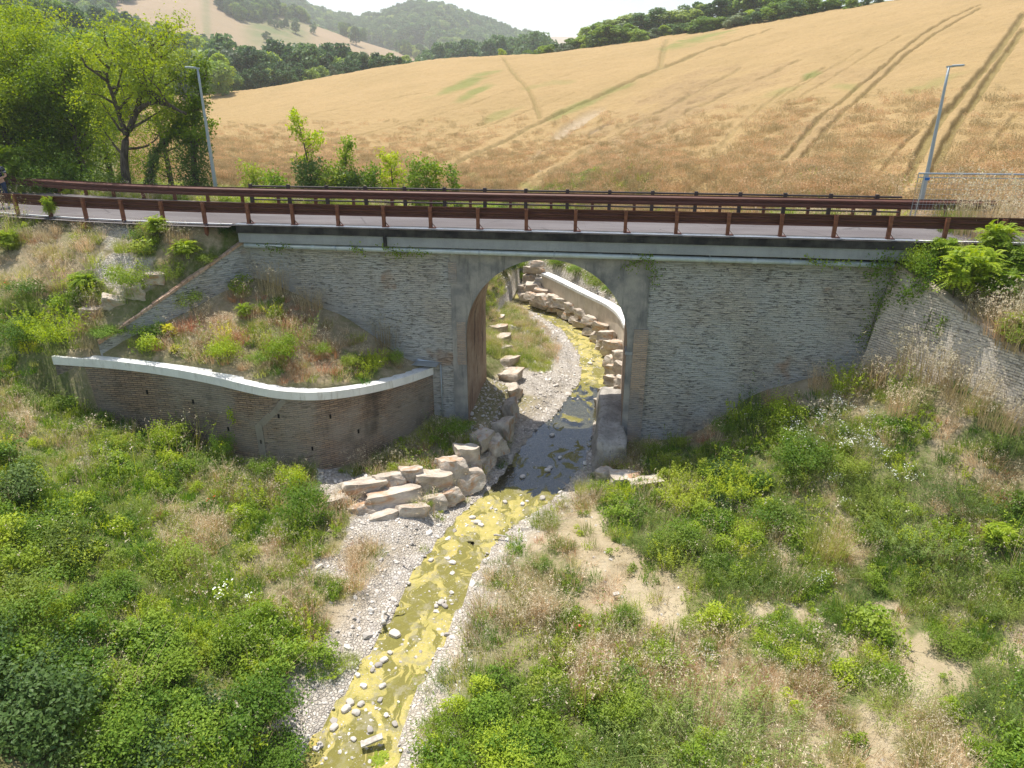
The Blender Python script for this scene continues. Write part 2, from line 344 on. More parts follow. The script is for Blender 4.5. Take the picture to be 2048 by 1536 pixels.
def water_mat():
    m = N('creek_water', .07, .5); p = m.coord(); cl = m.attr('clear')
    wn = m.n('ShaderNodeTexNoise'); m.l(p, wn.inputs['Vector']); wn.inputs['Scale'].default_value = .9; wn.inputs['Detail'].default_value = 2
    off = m.n('ShaderNodeVectorMath', operation='MULTIPLY_ADD'); m.l(wn.outputs['Color'], off.inputs[0]); off.inputs[1].default_value = (1.5, 1.5, 0); m.l(p, off.inputs[2]); q = off.outputs[0]
    mats = m.noise(m.mapv(q, (1, .45, 1), rot=(0, 0, rad(-22))), 2.0, 5, .62, .8); lobes = m.vor(q, 2.3, 'SMOOTH_F1')
    a = m.math('ADD', mats, m.math('MULTIPLY', m.math('SUBTRACT', .3, lobes), .22)); a = m.math('SUBTRACT', a, m.math('MULTIPLY', cl, .3))
    open_ = m.step(a, .27, .23)
    deep = m.step(a, .49, .445)
    alg = m.mix(m.step(m.noise(p, 3, 4, .7), .4, .65), (.48, .4, .13), (.37, .32, .09)); alg = m.mix(m.step(m.noise(p, 22, 3, .7), .5, .72, 0, .5), alg, (.56, .52, .28))
    alg = m.mix(m.step(m.noise(p, .5, 3), .52, .64, 0, .55), alg, (.52, .4, .1)); alg = m.mix(deep, alg, (.2, .18, .045))
    dirt = m.step(m.noise(p, 2.2, 6, .75), .5, .62, 0, .75); alg = m.mix(dirt, alg, (.3, .27, .17))
    # algae mat: rough, bumpy
    sp = m.math('MULTIPLY', m.step(m.vor(p, 17), .26, .16), m.step(m.noise(p, 1.7, 4, .7), .47, .6)); alg = m.mix(sp, alg, (.46, .42, .33)); alg = m.mix(m.step(m.noise(m.mapv(q, (1, .3, 1), rot=(0, 0, rad(-22))), 7, 4, .7), .52, .66, 0, .55), alg, (.27, .25, .07)); m.p.inputs['Roughness'].default_value = .75; m.p.inputs['Specular IOR Level'].default_value = .2; m.col(alg)
    bp = m.n('ShaderNodeBump'); m.l(m.math('ADD', m.noise(p, 16, 4, .7), m.math('MULTIPLY', a, 2.)), bp.inputs['Height']); bp.inputs['Distance'].default_value = .03; m.l(bp.outputs[0], m.p.inputs['Normal'])
    # open water: clear, tinted, glossy
    tp = m.n('ShaderNodeBsdfTransparent'); tp.inputs[0].default_value = (.46, .47, .36, 1)
    gl = m.n('ShaderNodeBsdfGlossy'); gl.inputs['Roughness'].default_value = .06; gl.inputs[0].default_value = (.95, .97, 1, 1)
    b2 = m.n('ShaderNodeBump'); m.l(m.noise(m.mapv(p, (1, 2.2, 1)), 6, 2), b2.inputs['Height']); b2.inputs['Distance'].default_value = .01; m.l(b2.outputs[0], gl.inputs['Normal'])
    fr = m.n('ShaderNodeFresnel'); fr.inputs[0].default_value = 1.45
    wmx = m.n('ShaderNodeMixShader'); m.l(m.math('ADD', m.math('MULTIPLY', fr.outputs[0], 1.1), .03, True), wmx.inputs[0]); m.l(tp.outputs[0], wmx.inputs[1]); m.l(gl.outputs[0], wmx.inputs[2])
    fin = m.n('ShaderNodeMixShader'); m.l(open_, fin.inputs[0]); m.l(m.p.outputs[0], fin.inputs[1]); m.l(wmx.outputs[0], fin.inputs[2]); m.l(fin.outputs[0], m.out.inputs[0]); return m.m
M['water'] = water_mat()

# ------------------------------------------------------------ terrain height
def vnoise(x, y, s, seed=0):
    """smooth value noise, vectorised"""
    x = np.asarray(x, float)/s; y = np.asarray(y, float)/s; xi = np.floor(x).astype(np.int64); yi = np.floor(y).astype(np.int64); fx = x-xi; fy = y-yi
    fx = fx*fx*(3-2*fx); fy = fy*fy*(3-2*fy)
    def h(a, b):
        n = (a*374761393+b*668265263+seed*144269504) & 0x7fffffff; n = ((n ^ (n >> 13))*1274126177) & 0x7fffffff; return ((n ^ (n >> 16)) & 0xffff)/65535.
    return (h(xi, yi)*(1-fx)+h(xi+1, yi)*fx)*(1-fy)+(h(xi, yi+1)*(1-fx)+h(xi+1, yi+1)*fx)*fy - .5
class TPS:
    def __init__(s, P, lam=.02):
        P = np.array(P, float); s.P = P[:, :2]; n = len(P); d = np.hypot(*(s.P[:, None]-s.P[None]).transpose(2, 0, 1))
        K = np.where(d > 0, d*d*np.log(d+1e-9), 0)+np.eye(n)*lam*n*.1; Q = np.c_[np.ones(n), s.P]
        A = np.r_[np.c_[K, Q], np.c_[Q.T, np.zeros((3, 3))]]; s.w = np.linalg.solve(A, np.r_[P[:, 2], 0, 0, 0]); s.n = n
    def __call__(s, x, y):
        x = np.asarray(x, float); y = np.asarray(y, float); o = s.w[s.n]+s.w[s.n+1]*x+s.w[s.n+2]*y
        for i in range(s.n):
            r2 = (x-s.P[i, 0])**2+(y-s.P[i, 1])**2+1e-12; o = o+s.w[i]*.5*r2*np.log(r2)
        return o
def px(l): return [tuple(atz(u, v, z)) for u, v, z in l]
near_c = px([(1268,885,.6),(1400,862,1.1),(1500,795,2.4),(1640,742,3.4),(1765,720,3.9),(1900,735,4.5),(2040,800,4.4),
 (1330,970,.55),(1450,950,1.0),(1600,900,1.9),(1800,880,2.8),(2048,900,3.4),(1500,1050,.7),(1700,1050,1.2),(1900,1050,1.7),(2048,1080,2.0),
 (1300,1110,.4),(1600,1200,.5),(1900,1250,.8),(2048,1300,1.0),(1200,1200,.35),(1150,1100,.35),(1000,1200,.35),(950,1400,.35),(1200,1400,.4),
 (1500,1400,.5),(1800,1450,.7),(2048,1536,.8),(850,1500,.3),(1060,900,.2),(1000,930,.3),(900,865,.95),(760,950,.75),(650,960,.85),(900,1010,.25),
 (800,1080,.35),(700,1060,.55),(650,1150,.5),(700,1250,.3),(600,1350,.4),(500,1200,.8),(400,1000,1.2),(510,920,1.25),(600,930,1.0),(700,935,.7),
 (800,912,.65),(400,885,1.5),(300,855,1.9),(200,810,2.4),(110,790,2.9),(0,800,3.3),(0,900,2.9),(200,950,2.0),(0,1050,2.5),(200,1100,1.7),
 (400,1200,1.0),(0,1300,2.1),(200,1350,1.5),(400,1400,.9),(550,1450,.5),(0,1536,1.9),(300,1536,1.0)])
near_c += [(25,-5,4.2),(25,-12,3),(30,-22,2.5),(10,-25,.8),(0,-25,.3),(-10,-25,1.5),(-30,-20,4),(-25,-5,4.5),(-2.75,1,1.0),(-2.75,3,1.0),(-2.9,-1,.95),(2.6,2,.9),(2.6,-1,.6),
 (3.0,4.5,1.0),(7,8,3.4),(9,10,6.2),(9,15,6.4),(6.5,21,6.4),(2.5,27,6.4),(-2,32,5.5),(-6,33,4.5),
 (-1.5,7,.3),(-2.2,12,.45),(-3.3,8,.95),(-4,12,.9),(-5,17,.7),(-8,14,3),(-12,18,3.5),(-9,8,4),(-14,7,6.3),(-10,32,3.5),(-20,8,6.3),(-30,12,6),(20,8,7),(14,6,7),(30,6,7)]
near_c += px([(1150,607,1.0),(1200,647,1.0),(1235,700,.9),(1245,760,.85),(1115,588,1.1),(1130,592,1.25),(1180,611,1.25),(1220,640,1.25),(1242,668,1.2),(1150,560,2.2),(1200,580,2.3),(1240,612,2.4),(1090,540,2.3),(1120,522,3.3),(1200,545,3.5),(1055,575,.7)])
T_near = TPS(near_c)
fb = [(250,362,58),(450,366,58),(700,377,57),(950,386,55),(1200,392,46),(1500,397,33),(1800,403,29.5),(2100,412,28),(2500,424,27.5)]       # lower edge of the field: pixel, distance
fm = [(600,285,84),(1000,290,80),(1300,285,66),(1600,275,55),(1950,270,52),(800,215,105),(1100,195,98),(1400,170,92),(1700,140,86),(2048,100,82)]
ft = [(250,250,140),(430,207,150),(600,172,160),(860,131,165),(1100,114,160),(1300,93,150),(1500,64,142),(1730,26,134),(2100,-12,124),(2500,-60,118)]
far_c = [tuple(atd(*a)) for a in fb+fm+ft]
for (u, v, D) in ft:
    p = atd(u, v, D); q = atd(u, v, D+70); far_c.append((q[0], q[1], p[2]-(7 if u < 1250 else -8)))
far_c += [tuple(atd(*a)) for a in [(-200,60,210),(0,90,200),(150,120,200),(300,170,220),(-100,260,90),(60,240,90),(0,20,330),(200,60,330)]]
far_c += [(30,6,7),(-30,8,5.5),(0,6,6.5),(60,0,10),(-60,0,6),(60,-40,5),(-60,-40,6),(100,30,22),(0,10,6.6),(15,9,7.1)]
T_far = TPS(far_c, .2)
# creek: left and right water edges in photograph pixels (z = 0)
eL = [(600,1560),(628,1500),(700,1380),(788,1240),(830,1150),(915,1040),(992,975),(1045,900),(1082,852),(1140,828),(1168,765),(1162,705),(1128,652),(1080,612),(1025,585),(985,567)]
eR = [(770,1560),(795,1480),(822,1390),(900,1240),(937,1150),(1000,1068),(1112,985),(1160,935),(1180,870),(1192,805),(1222,758),(1222,710),(1192,662),(1150,630),(1095,602),(1042,575)]
EL = np.array([atz(u, v, 0)[:2] for u, v in eL]); ER = np.array([atz(u, v, 0)[:2] for u, v in eR])
EL = np.r_[[[-7.6, -30]], EL, [[-9, 24.6], [-30, 20], [-70, 18]]]; ER = np.r_[[[-4.6, -30]], ER, [[-9.5, 27], [-30, 23], [-70, 21]]]
def resample(P, n):
    P = np.asarray(P, float); s = np.r_[0, np.cumsum(np.linalg.norm(np.diff(P, axis=0), axis=1))]; t = np.linspace(0, s[-1], n); 
    return np.stack([np.interp(t, s, P[:, k]) for k in range(P.shape[1])], 1)
def smooth_line(P, n, it=2):
    P = np.asarray(P, float)
    for _ in range(it):
        Q = [P[0]]
        for a, b in zip(P[:-1], P[1:]): Q += [.75*a+.25*b, .25*a+.75*b]
        P = np.array(Q+[P[-1]])
    return resample(P, n)
nS = 240
tt = np.linspace(0, len(EL)-1, nS)
ELs = np.stack([np.interp(tt, range(len(EL)), EL[:, k]) for k in (0, 1)], 1); ERs = np.stack([np.interp(tt, range(len(ER)), ER[:, k]) for k in (0, 1)], 1)
SC = (ELs+ERs)/2; SW = np.linalg.norm(ELs-ERs, axis=1)/2
for _ in range(3): SC[1:-1] = (SC[:-2]+2*SC[1:-1]+SC[2:])/4; SW[1:-1] = (SW[:-2]+2*SW[1:-1]+SW[2:])/4
def seg_dist(x, y, P, extra=None):
    """distance to polyline P; extra interpolated at the nearest point"""
    x = np.asarray(x, float); y = np.asarray(y, float); best = np.full(x.shape, 1e9); ex = np.zeros(x.shape)
    for i in range(len(P)-1):
        ax, ay = P[i]; bx, by = P[i+1]; dx, dy = bx-ax, by-ay; L = dx*dx+dy*dy+1e-12
        t = np.clip(((x-ax)*dx+(y-ay)*dy)/L, 0, 1); d = (x-ax-t*dx)**2+(y-ay-t*dy)**2; k = d < best
        best = np.where(k, d, best)
        if extra is not None: ex = np.where(k, extra[i]*(1-t)+extra[i+1]*t, ex)
    return (np.sqrt(best), ex) if extra is not None else np.sqrt(best)
def inpoly(x, y, P):
    x = np.asarray(x, float); y = np.asarray(y, float); r = np.zeros(x.shape, bool); n = len(P)
    for i in range(n):
        x0, y0 = P[i]; x1, y1 = P[(i+1) % n]
        if y0 == y1: continue
        c = ((y0 > y) != (y1 > y)) & (x < (x1-x0)*(y-y0)/(y1-y0)+x0); r ^= c
    return r
# retaining wall with white coping: pixel and height of the outer top edge
cop = [(105,712,4.2),(250,722,4.1),(400,745,3.9),(500,770,3.7),(560,782,3.5),(640,785,3.3),(720,775,3.15),(800,757,3.0),(865,735,2.93)]
COP = np.array([atz(*c) for c in cop]); COP[-1] = (-4.3, -.02, 2.93); COP = smooth_line(COP, 60, 2)
WLa = np.array([-10.35, 0.0]); WLb = np.array([-13.8, -3.5]); WL_top = (7.1, 4.5)
WRa = np.array([9.9, 0.0]); WRb = WRa+7.2*np.array([math.cos(rad(60)), -math.sin(rad(60))]); WR_top = (6.9, 4.6)
_t = np.gradient(COP[:, :2], axis=0); _t /= np.linalg.norm(_t, axis=1)[:, None]; COPI = COP[:, :2]-np.stack([_t[:, 1], -_t[:, 0]], 1)*.24
MOUND = np.r_[COPI, [[-4.3, .25], [-10.35, .25]], [WLb], [[-14.9, -3.2]]]
mound_c = [(*c[:2], c[2]-.12) for c in COP[::6]]+[(-10,0,5.8),(-9.4,0,5.55),(-7.9,0,4.9),(-6.4,0,4.0),(-4.9,0,3.1),(-11.4,-1.1,5.3),(-12.6,-2.3,4.75),(-13.8,-3.4,4.3),(-9.5,-2,4.6),(-7.5,-1.6,4.0)]
T_mound = TPS(mound_c, .01)
def road_y0(x):      # near edge of the road
    x = np.asarray(x, float); return np.where(x < -10.5, .0125*(x+10.5)**2, 0.)-.35
def side(x, y, a, b): return (b[0]-a[0])*(y-a[1])-(b[1]-a[1])*(x-a[0])
def height(x, y, rough=True):
    x = np.asarray(x, float); y = np.asarray(y, float)
    d, wd = seg_dist(x, y, SC, SW)
    zn = T_near(x, y); zf = T_far(x, y)
    Df = np.hypot(x-CAM[0], y-CAM[1]); zf = zf*(1-sstep(230, 420, Df))+(2.)*sstep(230, 420, Df)
    wgt = np.maximum(sstep(6, 13, d)*sstep(6.5, 12, y), sstep(30, 45, np.abs(x))); wgt = np.maximum(wgt, sstep(25, 40, -y)); zn = np.where(wgt > .999, 0, zn)
    zr = zn*(1-wgt)+zf*wgt
    if rough: zr = zr+.16*vnoise(x, y, 1.3, 1)+.08*vnoise(x, y, .5, 2)+.5*vnoise(x, y, 6, 3)*sstep(2, 6, d)*sstep(-1, -4, y)
    zr = np.maximum(zr, .12)
    e = d-wd; rs_ = x > np.interp(y, [-2, 4, 10, 16, 20, 24, 28], [1.2, 1.0, 1.3, .2, -2, -4, -9])
    cl_ = np.where((y > 4) & (y < 24) & ~rs_ & (x > -7), .2+.14*e+.8*np.clip(e-3.2, 0, 9), 99.); cl_ = np.where((y > -1.5) & (y <= 4) & (x > -2.15) & (x < 1.2), .16+.12*e, cl_); zr = np.minimum(zr, np.maximum(cl_+(.08*vnoise(x, y, .6, 12) if rough else 0), .12))
    t = sstep(-.05, 1.1, e); bed = -.1-.07*sstep(0, .5, -e)+.05*e*(e > 0)
    z = bed*(1-t)+zr*t+(.06*vnoise(x, y, .35, 5) if rough else 0)*(e > -.1)
    z = np.where((e > .05) & (z < .03), .03+.04*np.clip(e, 0, 1), z)
    # road embankment
    r0 = road_y0(x); front = np.clip(r0-y, 0, None)
    left = (side(x, y, WLa, WLb) < 0) | (x < -14.2); leftr = (x < WLa[0]+.1) & left
    swl = np.clip(-y/3.5, 0, 1); dwl = np.where(x > -14.2, np.clip(-side(x, y, WLa, WLb)/4.92-.25, 0, 9), 9); infr = (x > -15.6) & (y < np.interp(x, COP[::6, 0], COP[::6, 1])-.02) & (y < -3.2); zemb = np.where(infr, -9., 0)+np.minimum(7.58-.9*front, 7.1-2.6*swl+.02+1.1*dwl); z = np.where(leftr & (y <= r0+4.6), np.maximum(z, zemb+(.25*vnoise(x, y, 1.1, 7)*sstep(0, 1, front) if rough else 0)), z)
    right = (x > WRa[0]-.1) & (side(x, y, WRa, WRb) > 0)
    swr = np.clip(-y/6.235, 0, 1); zr_ = np.minimum(7.58-.62*front, 6.9-2.3*swr+.02+1.1*np.clip(side(x, y, WRa, WRb)/7.2-.25, 0, 9)); z = np.where(right & (y <= 4.6), np.maximum(z, zr_+(.25*vnoise(x, y, 1.1, 8)*sstep(0, 1, front) if rough else 0)), z)
    back = np.clip(y-(r0+4.75), 0, None); zb = 7.45-.24*back; gxx = np.maximum(-4.3-x, x-4.4); zb = np.minimum(zb, 1.0+1.9*np.clip(gxx, 0, 20)+.4*vnoise(x, y, 1.2, 13))
    z = np.where((y > r0+2) & (gxx > 0), np.maximum(z, np.minimum(zb, 7.45)), z)
    inside = (y > .3) & (y < 3.5) & (((x > -10.6) & (x < -3.4)) | ((x > 2.6) & (x < 10.4)))
    z = np.where(inside, 6.6, z)
    z = np.where((y > -.45) & (y <= .3) & (x > -3.6) & (x < -2.9), np.minimum(z, 1.0), z)
    if np.any(inpoly(x, y, MOUND)):
        k = inpoly(x, y, MOUND); z = np.where(k, T_mound(x, y)+(.22*vnoise(x, y, .9, 9)*sstep(.2, .7, seg_dist(x, y, COP[:, :2])) if rough else 0), z)
    return z
def hit(u, v, z0=0.):
    """point of the ground seen at a photograph pixel"""
    d = ray(u, v)
    ts = np.geomspace(6, 400, 900)/math.hypot(d[0], d[1]); P = CAM[None]+d[None]*ts[:, None]
    h = height(P[:, 0], P[:, 1]); k = np.where(P[:, 2] <= h+z0)[0]
    i = k[0] if len(k) else len(ts)-1
    return np.array([P[i, 0], P[i, 1], h[i]])

# ------------------------------------------------------------ vegetation map: one letter per 64 px of the photograph, rows from v = 384
# 0 none, then the letters of LETTERS in order
LETTERS = [ord(c) for c in ".GLBKODRFWSgI"]
VMAP = [[5,5,6,5,5,5,6,5,0,0,0,0,0,0,0,0,0,0,0,0,0,0,0,0,0,0,0,0,6,6,6,6],
 [5,6,5,11,2,6,6,12,0,0,0,0,0,0,0,0,0,0,0,0,0,0,0,0,0,0,0,0,6,6,6,6],
 [6,6,6,11,11,8,2,6,0,0,6,0,0,0,0,0,0,0,0,0,0,0,0,0,0,0,0,0,12,2,2,2],
 [5,6,2,8,2,8,6,7,0,7,6,0,0,0,0,0,0,0,0,0,0,0,0,0,0,0,0,12,2,2,6,6],
 [1,2,6,5,2,7,6,7,5,7,6,6,6,0,0,0,0,0,0,0,0,0,0,0,0,0,6,6,6,6,6,2],
 [1,1,0,0,0,0,5,7,5,7,7,1,6,0,0,0,0,0,0,0,0,0,0,6,6,6,6,6,5,2,6,2],
 [5,1,1,0,0,0,0,0,0,0,0,0,0,0,0,0,0,0,0,0,0,0,6,1,7,10,6,5,8,6,1,6],
 [5,1,1,1,1,1,0,0,0,0,0,0,0,0,0,0,0,0,0,0,6,7,7,1,2,9,9,9,1,6,1,1],
 [1,1,5,2,1,2,1,5,5,5,11,0,0,0,0,0,0,0,0,0,2,1,2,2,1,8,9,9,8,1,6,5],
 [2,1,2,1,1,2,5,5,5,8,11,11,11,0,0,0,1,6,6,1,1,1,3,3,2,5,9,8,8,6,8,5],
 [2,2,1,1,5,5,5,2,1,2,5,11,11,11,11,0,10,10,10,1,8,1,3,5,1,8,5,1,8,2,5,1],
 [3,2,3,1,1,5,1,5,6,5,11,6,10,0,11,5,5,5,10,10,8,8,1,2,10,5,6,1,2,8,8,1],
 [3,3,2,1,1,1,2,1,5,5,5,11,0,0,6,5,5,5,10,10,10,10,8,8,8,1,8,1,1,8,8,8],
 [2,2,3,2,3,1,2,1,1,5,10,11,0,11,6,5,6,1,1,5,10,10,1,10,1,10,1,10,1,8,1,8],
 [3,2,2,3,3,3,2,3,1,2,10,11,11,6,5,5,5,1,6,6,1,6,6,1,1,1,10,1,10,5,1,10],
 [3,3,2,3,3,2,3,2,3,2,10,0,10,1,1,3,3,6,3,1,6,6,6,6,10,6,1,5,10,10,8,8],
 [4,4,3,3,2,3,3,2,2,5,11,11,1,1,2,3,3,3,3,8,8,1,6,5,6,10,5,10,6,5,8,8],
 [4,4,4,3,3,2,2,3,2,2,11,11,2,2,2,2,3,2,8,8,8,8,1,5,6,10,5,10,5,6,1,2]]
VM = np.array(LETTERS)[np.array(VMAP)]
def veg_at(x, y, z, jit=34):
    u, v = proj(x, y, z)
    ju = jit*2*(vnoise(x, y, .8, 21)+.5*vnoise(x, y, .3, 22)); jv = jit*1.6*(vnoise(x, y, .8, 23)+.5*vnoise(x, y, .3, 24))
    c = np.clip(((u+ju)/64).astype(int), 0, 31); r = np.clip(((v+jv-384)/64).astype(int), 0, len(VMAP)-1)
    k = VM[r, c]; un = np.where(y < 5, np.where(k == 46, ord('O'), k), ord('O'))
    return un
def dens_letter(k, table, default=0.):
    out = np.full(k.shape, default, float)
    for ch, val in table.items(): out[k == ord(ch)] = val
    return out

# ------------------------------------------------------------ ground sheet
def axis(a, b, step, lo, hi, g=1.13):
    c = list(np.arange(a, b, step)); s = step; x = a
    L = []
    while x > lo: s *= g; x -= s; L.append(x)
    s = step; x = c[-1]; Rr = []
    while x < hi: s *= g; x += s; Rr.append(x)
    return np.array(L[::-1]+c+Rr)
gx = axis(-22, 20, .15, -1900, 1900); gy = axis(-14, 27, .15, -500, 1950)
GX, GY = np.meshgrid(gx, gy); gz = height(GX.ravel(), GY.ravel()); ax_, ay_ = GX.ravel(), GY.ravel()
dS, wS = seg_dist(ax_, ay_, SC, SW); eS = dS-wS
kk = veg_at(ax_, ay_, gz)
cover = dens_letter(kk, dict(G=.75, L=1, B=1, K=1, O=.6, D=.45, R=.5, F=.7, W=.8, S=.12, g=.0, I=1), .5)
green = dens_letter(kk, dict(G=.8, L=.7, B=.6, K=.4, O=.35, D=.05, F=.5, W=.6, I=.8), .1)
grav = np.clip(np.maximum(dens_letter(kk, dict(g=1.)), sstep(1.5, .35, eS)), 0, 1)
far_ = sstep(20, 60, np.hypot(ax_, ay_)); green = np.maximum(green, far_*.8); cover = np.maximum(cover, far_*.8)*(1-sstep(.9, .3, eS))
green *= (1-grav); 
rgt = ax_ > np.interp(ay_, [4, 10, 16, 20, 24, 28], [1.0, 1.3, .2, -2, -4, -9]); ups = (ay_ > 4) & (ay_ < 26) & (np.abs(ax_) < 8); grav = np.where(ups, np.where(rgt, (gz < 1.4)*1., sstep(3.4, 2.4, eS)*(gz < 1.2)), grav); cover = np.where(ups & (grav < .1), .9, cover); green = np.where(ups & (grav < .1), .6, green)
nyy, nxx = GX.shape; ii = (np.arange(nyy-1)[:, None]*nxx+np.arange(nxx-1)[None]).ravel()
ground = link('ground', mesh_np('ground', np.c_[ax_, ay_, gz], np.c_[ii, ii+1, ii+nxx+1, ii+nxx], [M['ground']], smooth=True, attrs=dict(cover=cover, greenery=green, gravel=grav)))
tag(ground, kind='structure')

# ------------------------------------------------------------ creek water
W_ = []; 
for i in range(nS):
    t = SC[min(i+1, nS-1)]-SC[max(i-1, 0)]; t /= np.linalg.norm(t); nrm = np.array([-t[1], t[0]])
    for a in np.linspace(-1, 1, 9): W_.append([*(SC[i]+nrm*a*(SW[i]+.45)), 0])
W_ = np.array(W_); ii = (np.arange(nS-1)[:, None]*9+np.arange(8)[None]).ravel()
clear = sstep(-3.6, -2.3, W_[:, 1])*sstep(7.0, 4.5, W_[:, 1])
water = link('water', mesh_np('water', W_, np.c_[ii+9, ii+10, ii+1, ii], [M['water']], smooth=True, attrs=dict(clear=clear)))
tag(water, kind='structure')

# ------------------------------------------------------------ wheat field: the crop as its own canopy sheet
def interp_line(P, t):
    P = np.array(P); return np.stack([np.interp(t, np.linspace(0, 1, len(P)), P[:, k]) for k in (0, 1)], -1)
FBx = np.array([atd(*a)[:2] for a in fb]); FTx = np.array([atd(u, v, D)[:2] for u, v, D in ft])
ub = np.array([a[0] for a in fb], float); ut = np.array([a[0] for a in ft], float)
NA, NB = 750, 460
ua = np.linspace(250, 2500, NA); Bxy = np.stack([np.interp(ua, ub, FBx[:, k]) for k in (0, 1)], 1); Txy = np.stack([np.interp(ua, ut, FTx[:, k]) for k in (0, 1)], 1)
bb = np.linspace(0, 1, NB)**1.35*1.13
FX = (Bxy[None]*(1-bb[:, None, None])+Txy[None]*bb[:, None, None]).reshape(-1, 2)
fz0 = height(FX[:, 0], FX[:, 1], False)
def field_hit(u, v):
    d = ray(u, v); Dh = math.hypot(d[0], d[1]); ts = np.linspace(26, 175, 260)/Dh; P = CAM[None]+d[None]*ts[:, None]
    hh = height(P[:, 0], P[:, 1], False)+.5; k = np.where(P[:, 2] <= hh)[0]; i = k[0] if len(k) else int(np.argmin(P[:, 2]-hh)); return P[i, :2]
tracks = [  # (pixels, half width m, strength)
 ([(1722,395),(1760,350),(1800,300),(1840,270)],.2,.5),([(1785,398),(1830,330),(1870,260),(1905,215),(1950,165),(2000,100),(2048,30)],.45,1),([(1835,398),(1870,340),(1905,265),(1950,205),(1990,140),(2048,60)],.45,1),
 ([(1536,345),(1600,290),(1640,240),(1700,195),(1760,140),(1830,80),(1900,40),(1960,12)],.35,.7),([(1560,375),(1620,300),(1680,235),(1740,185),(1800,120),(1880,65),(1960,20)],.35,.7),
 ([(1000,112),(1025,150),(1065,195),(1080,240)],.35,.7),([(1320,140),(1328,100),(1335,80)],.6,.6),
 ([(870,350),(950,310),(1030,275),(1100,240),(1180,205),(1280,160),(1330,138),(1400,108),(1500,75),(1540,62)],.8,.75),
 ([(430,330),(560,318),(700,305),(830,285),(960,262),(1050,230),(1150,190)],.25,.35),([(520,250),(700,215),(850,190),(1000,150)],.3,.25),([(620,290),(760,262),(900,225),(1040,180),(1150,150)],.3,.3),
 ([(1290,280),(1400,215),(1500,170),(1600,125)],.5,.4),([(1400,330),(1480,255),(1560,190),(1650,140)],.4,.35),([(1060,385),(1160,310),(1280,250),(1400,185),(1480,140)],.5,.4),
 ([(1600,200),(1700,135),(1800,75)],.3,.3),([(1950,345),(1990,290),(2030,240)],.25,.4),([(1560,205),(1640,150),(1720,105)],.3,.3)]
trk = np.zeros(len(FX)); 
for pts, hw, st in tracks:
    hw *= .42; st *= .8; L = smooth_line([field_hit(u, v) for u, v in pts], 26, 2); d = seg_dist(FX[:, 0], FX[:, 1], L)
    hw2 = hw*(1+.25*(np.hypot(FX[:, 0]-CAM[0], FX[:, 1]-CAM[1])/60)); trk = np.maximum(trk, st*sstep(hw2*1.5, hw2*.5, d+hw2*.8*vnoise(FX[:, 0], FX[:, 1], 1.6, 31)))
fu, fv = proj(FX[:, 0], FX[:, 1], fz0)
def blob(cx, cy, rx, ry, ang=0.):
    a = rad(ang); dx, dy = fu-cx, fv-cy; p = (dx*math.cos(a)+dy*math.sin(a))/rx; q = (-dx*math.sin(a)+dy*math.cos(a))/ry
    return sstep(1.15, .25, np.hypot(p, q)+.9*vnoise(FX[:, 0], FX[:, 1], 2.5, 33))
gpatch = np.max([blob(930,178,75,12,-22), blob(950,195,50,8,-25), blob(1390,90,75,10,-15), blob(1620,165,22,8,-20), blob(1690,195,40,12,10)*.6, blob(1180,215,110,9,-24)*.8, blob(1010,240,60,8,-20)*.6, blob(560,345,180,12,4)*.5, blob(1100,180,60,6,-10)*.4, blob(1560,200,60,10,-10)*.5, blob(1860,190,70,10,-20)*.5, blob(1030,385,160,10,8)*.6], axis=0)
bare = np.max([blob(1140,270,75,11,-33), blob(1085,318,45,6,-30), blob(1205,268,35,3,-30), blob(1060,365,50,6,-25)*.6], axis=0)
lodg = np.max([blob(1300,270,230,60,-30)*.8, blob(1240,330,220,50,-20)*.8, blob(1600,320,120,60,-40)*.5, blob(1480,185,150,25,-20)*.5, blob(1700,165,150,25,0)*.35, blob(1330,200,120,25,-25)*.6], axis=0)
Dc = np.hypot(FX[:, 0]-CAM[0], FX[:, 1]-CAM[1])
crop = .72*(1-.75*trk)*(1-.6*bare)-.22*lodg*vnoise(FX[:, 0], FX[:, 1], .9, 34)*2+.16*vnoise(FX[:, 0], FX[:, 1], .7, 35)+.25*vnoise(FX[:, 0], FX[:, 1], 3.5, 36)
edge = np.tile(bb[:, None], (1, NA)).ravel(); crop *= sstep(0, .02, edge)
ii = (np.arange(NB-1)[:, None]*NA+np.arange(NA-1)[None]).ravel()
flow = np.tile(np.linspace(0, 60, NA), NB)+edge*-30
field = link('wheat_field', mesh_np('wheat_field', np.c_[FX, fz0+crop], np.c_[ii, ii+1, ii+NA+1, ii+NA], [M['wheat']], smooth=True, attrs=dict(track=np.clip(trk, 0, 1), greenpatch=gpatch, bare=bare, flow=flow, lodged=lodg)))
tag(field, kind='structure')

# ------------------------------------------------------------ road
def ribbon(name, mat, y_in, y_out, z, x0=-70, x1=70, n=160, kind='structure'):
    xs = np.linspace(x0, x1, n); V = []; uv = []
    for x in xs:
        r = float(road_y0(x)) if x > -30 else float(road_y0(-30)+(-30-x)*.49); V += [(x, r+y_in, z), (x, r+y_out, z)]
    F = [[2*i, 2*i+2, 2*i+3, 2*i+1] for i in range(n-1)]; o = link(name, mesh_np(name, V, np.array(F), [mat])); return tag(o, kind=kind)
ribbon('road', M['asphalt'], -.12, 4.75, 7.66)
ribbon('verge_strip', M['asphalt'], -.3, -.12, 7.63, -70, -10.6)
ribbon('edge_line', M['paint'], .04, .17, 7.666, -60, -10.7); 
ribbon('edge_line', M['paint'], .1, .2, 7.666, 10.3, 60)
ribbon('edge_line', M['paint'], 3.6, 3.72, 7.666)

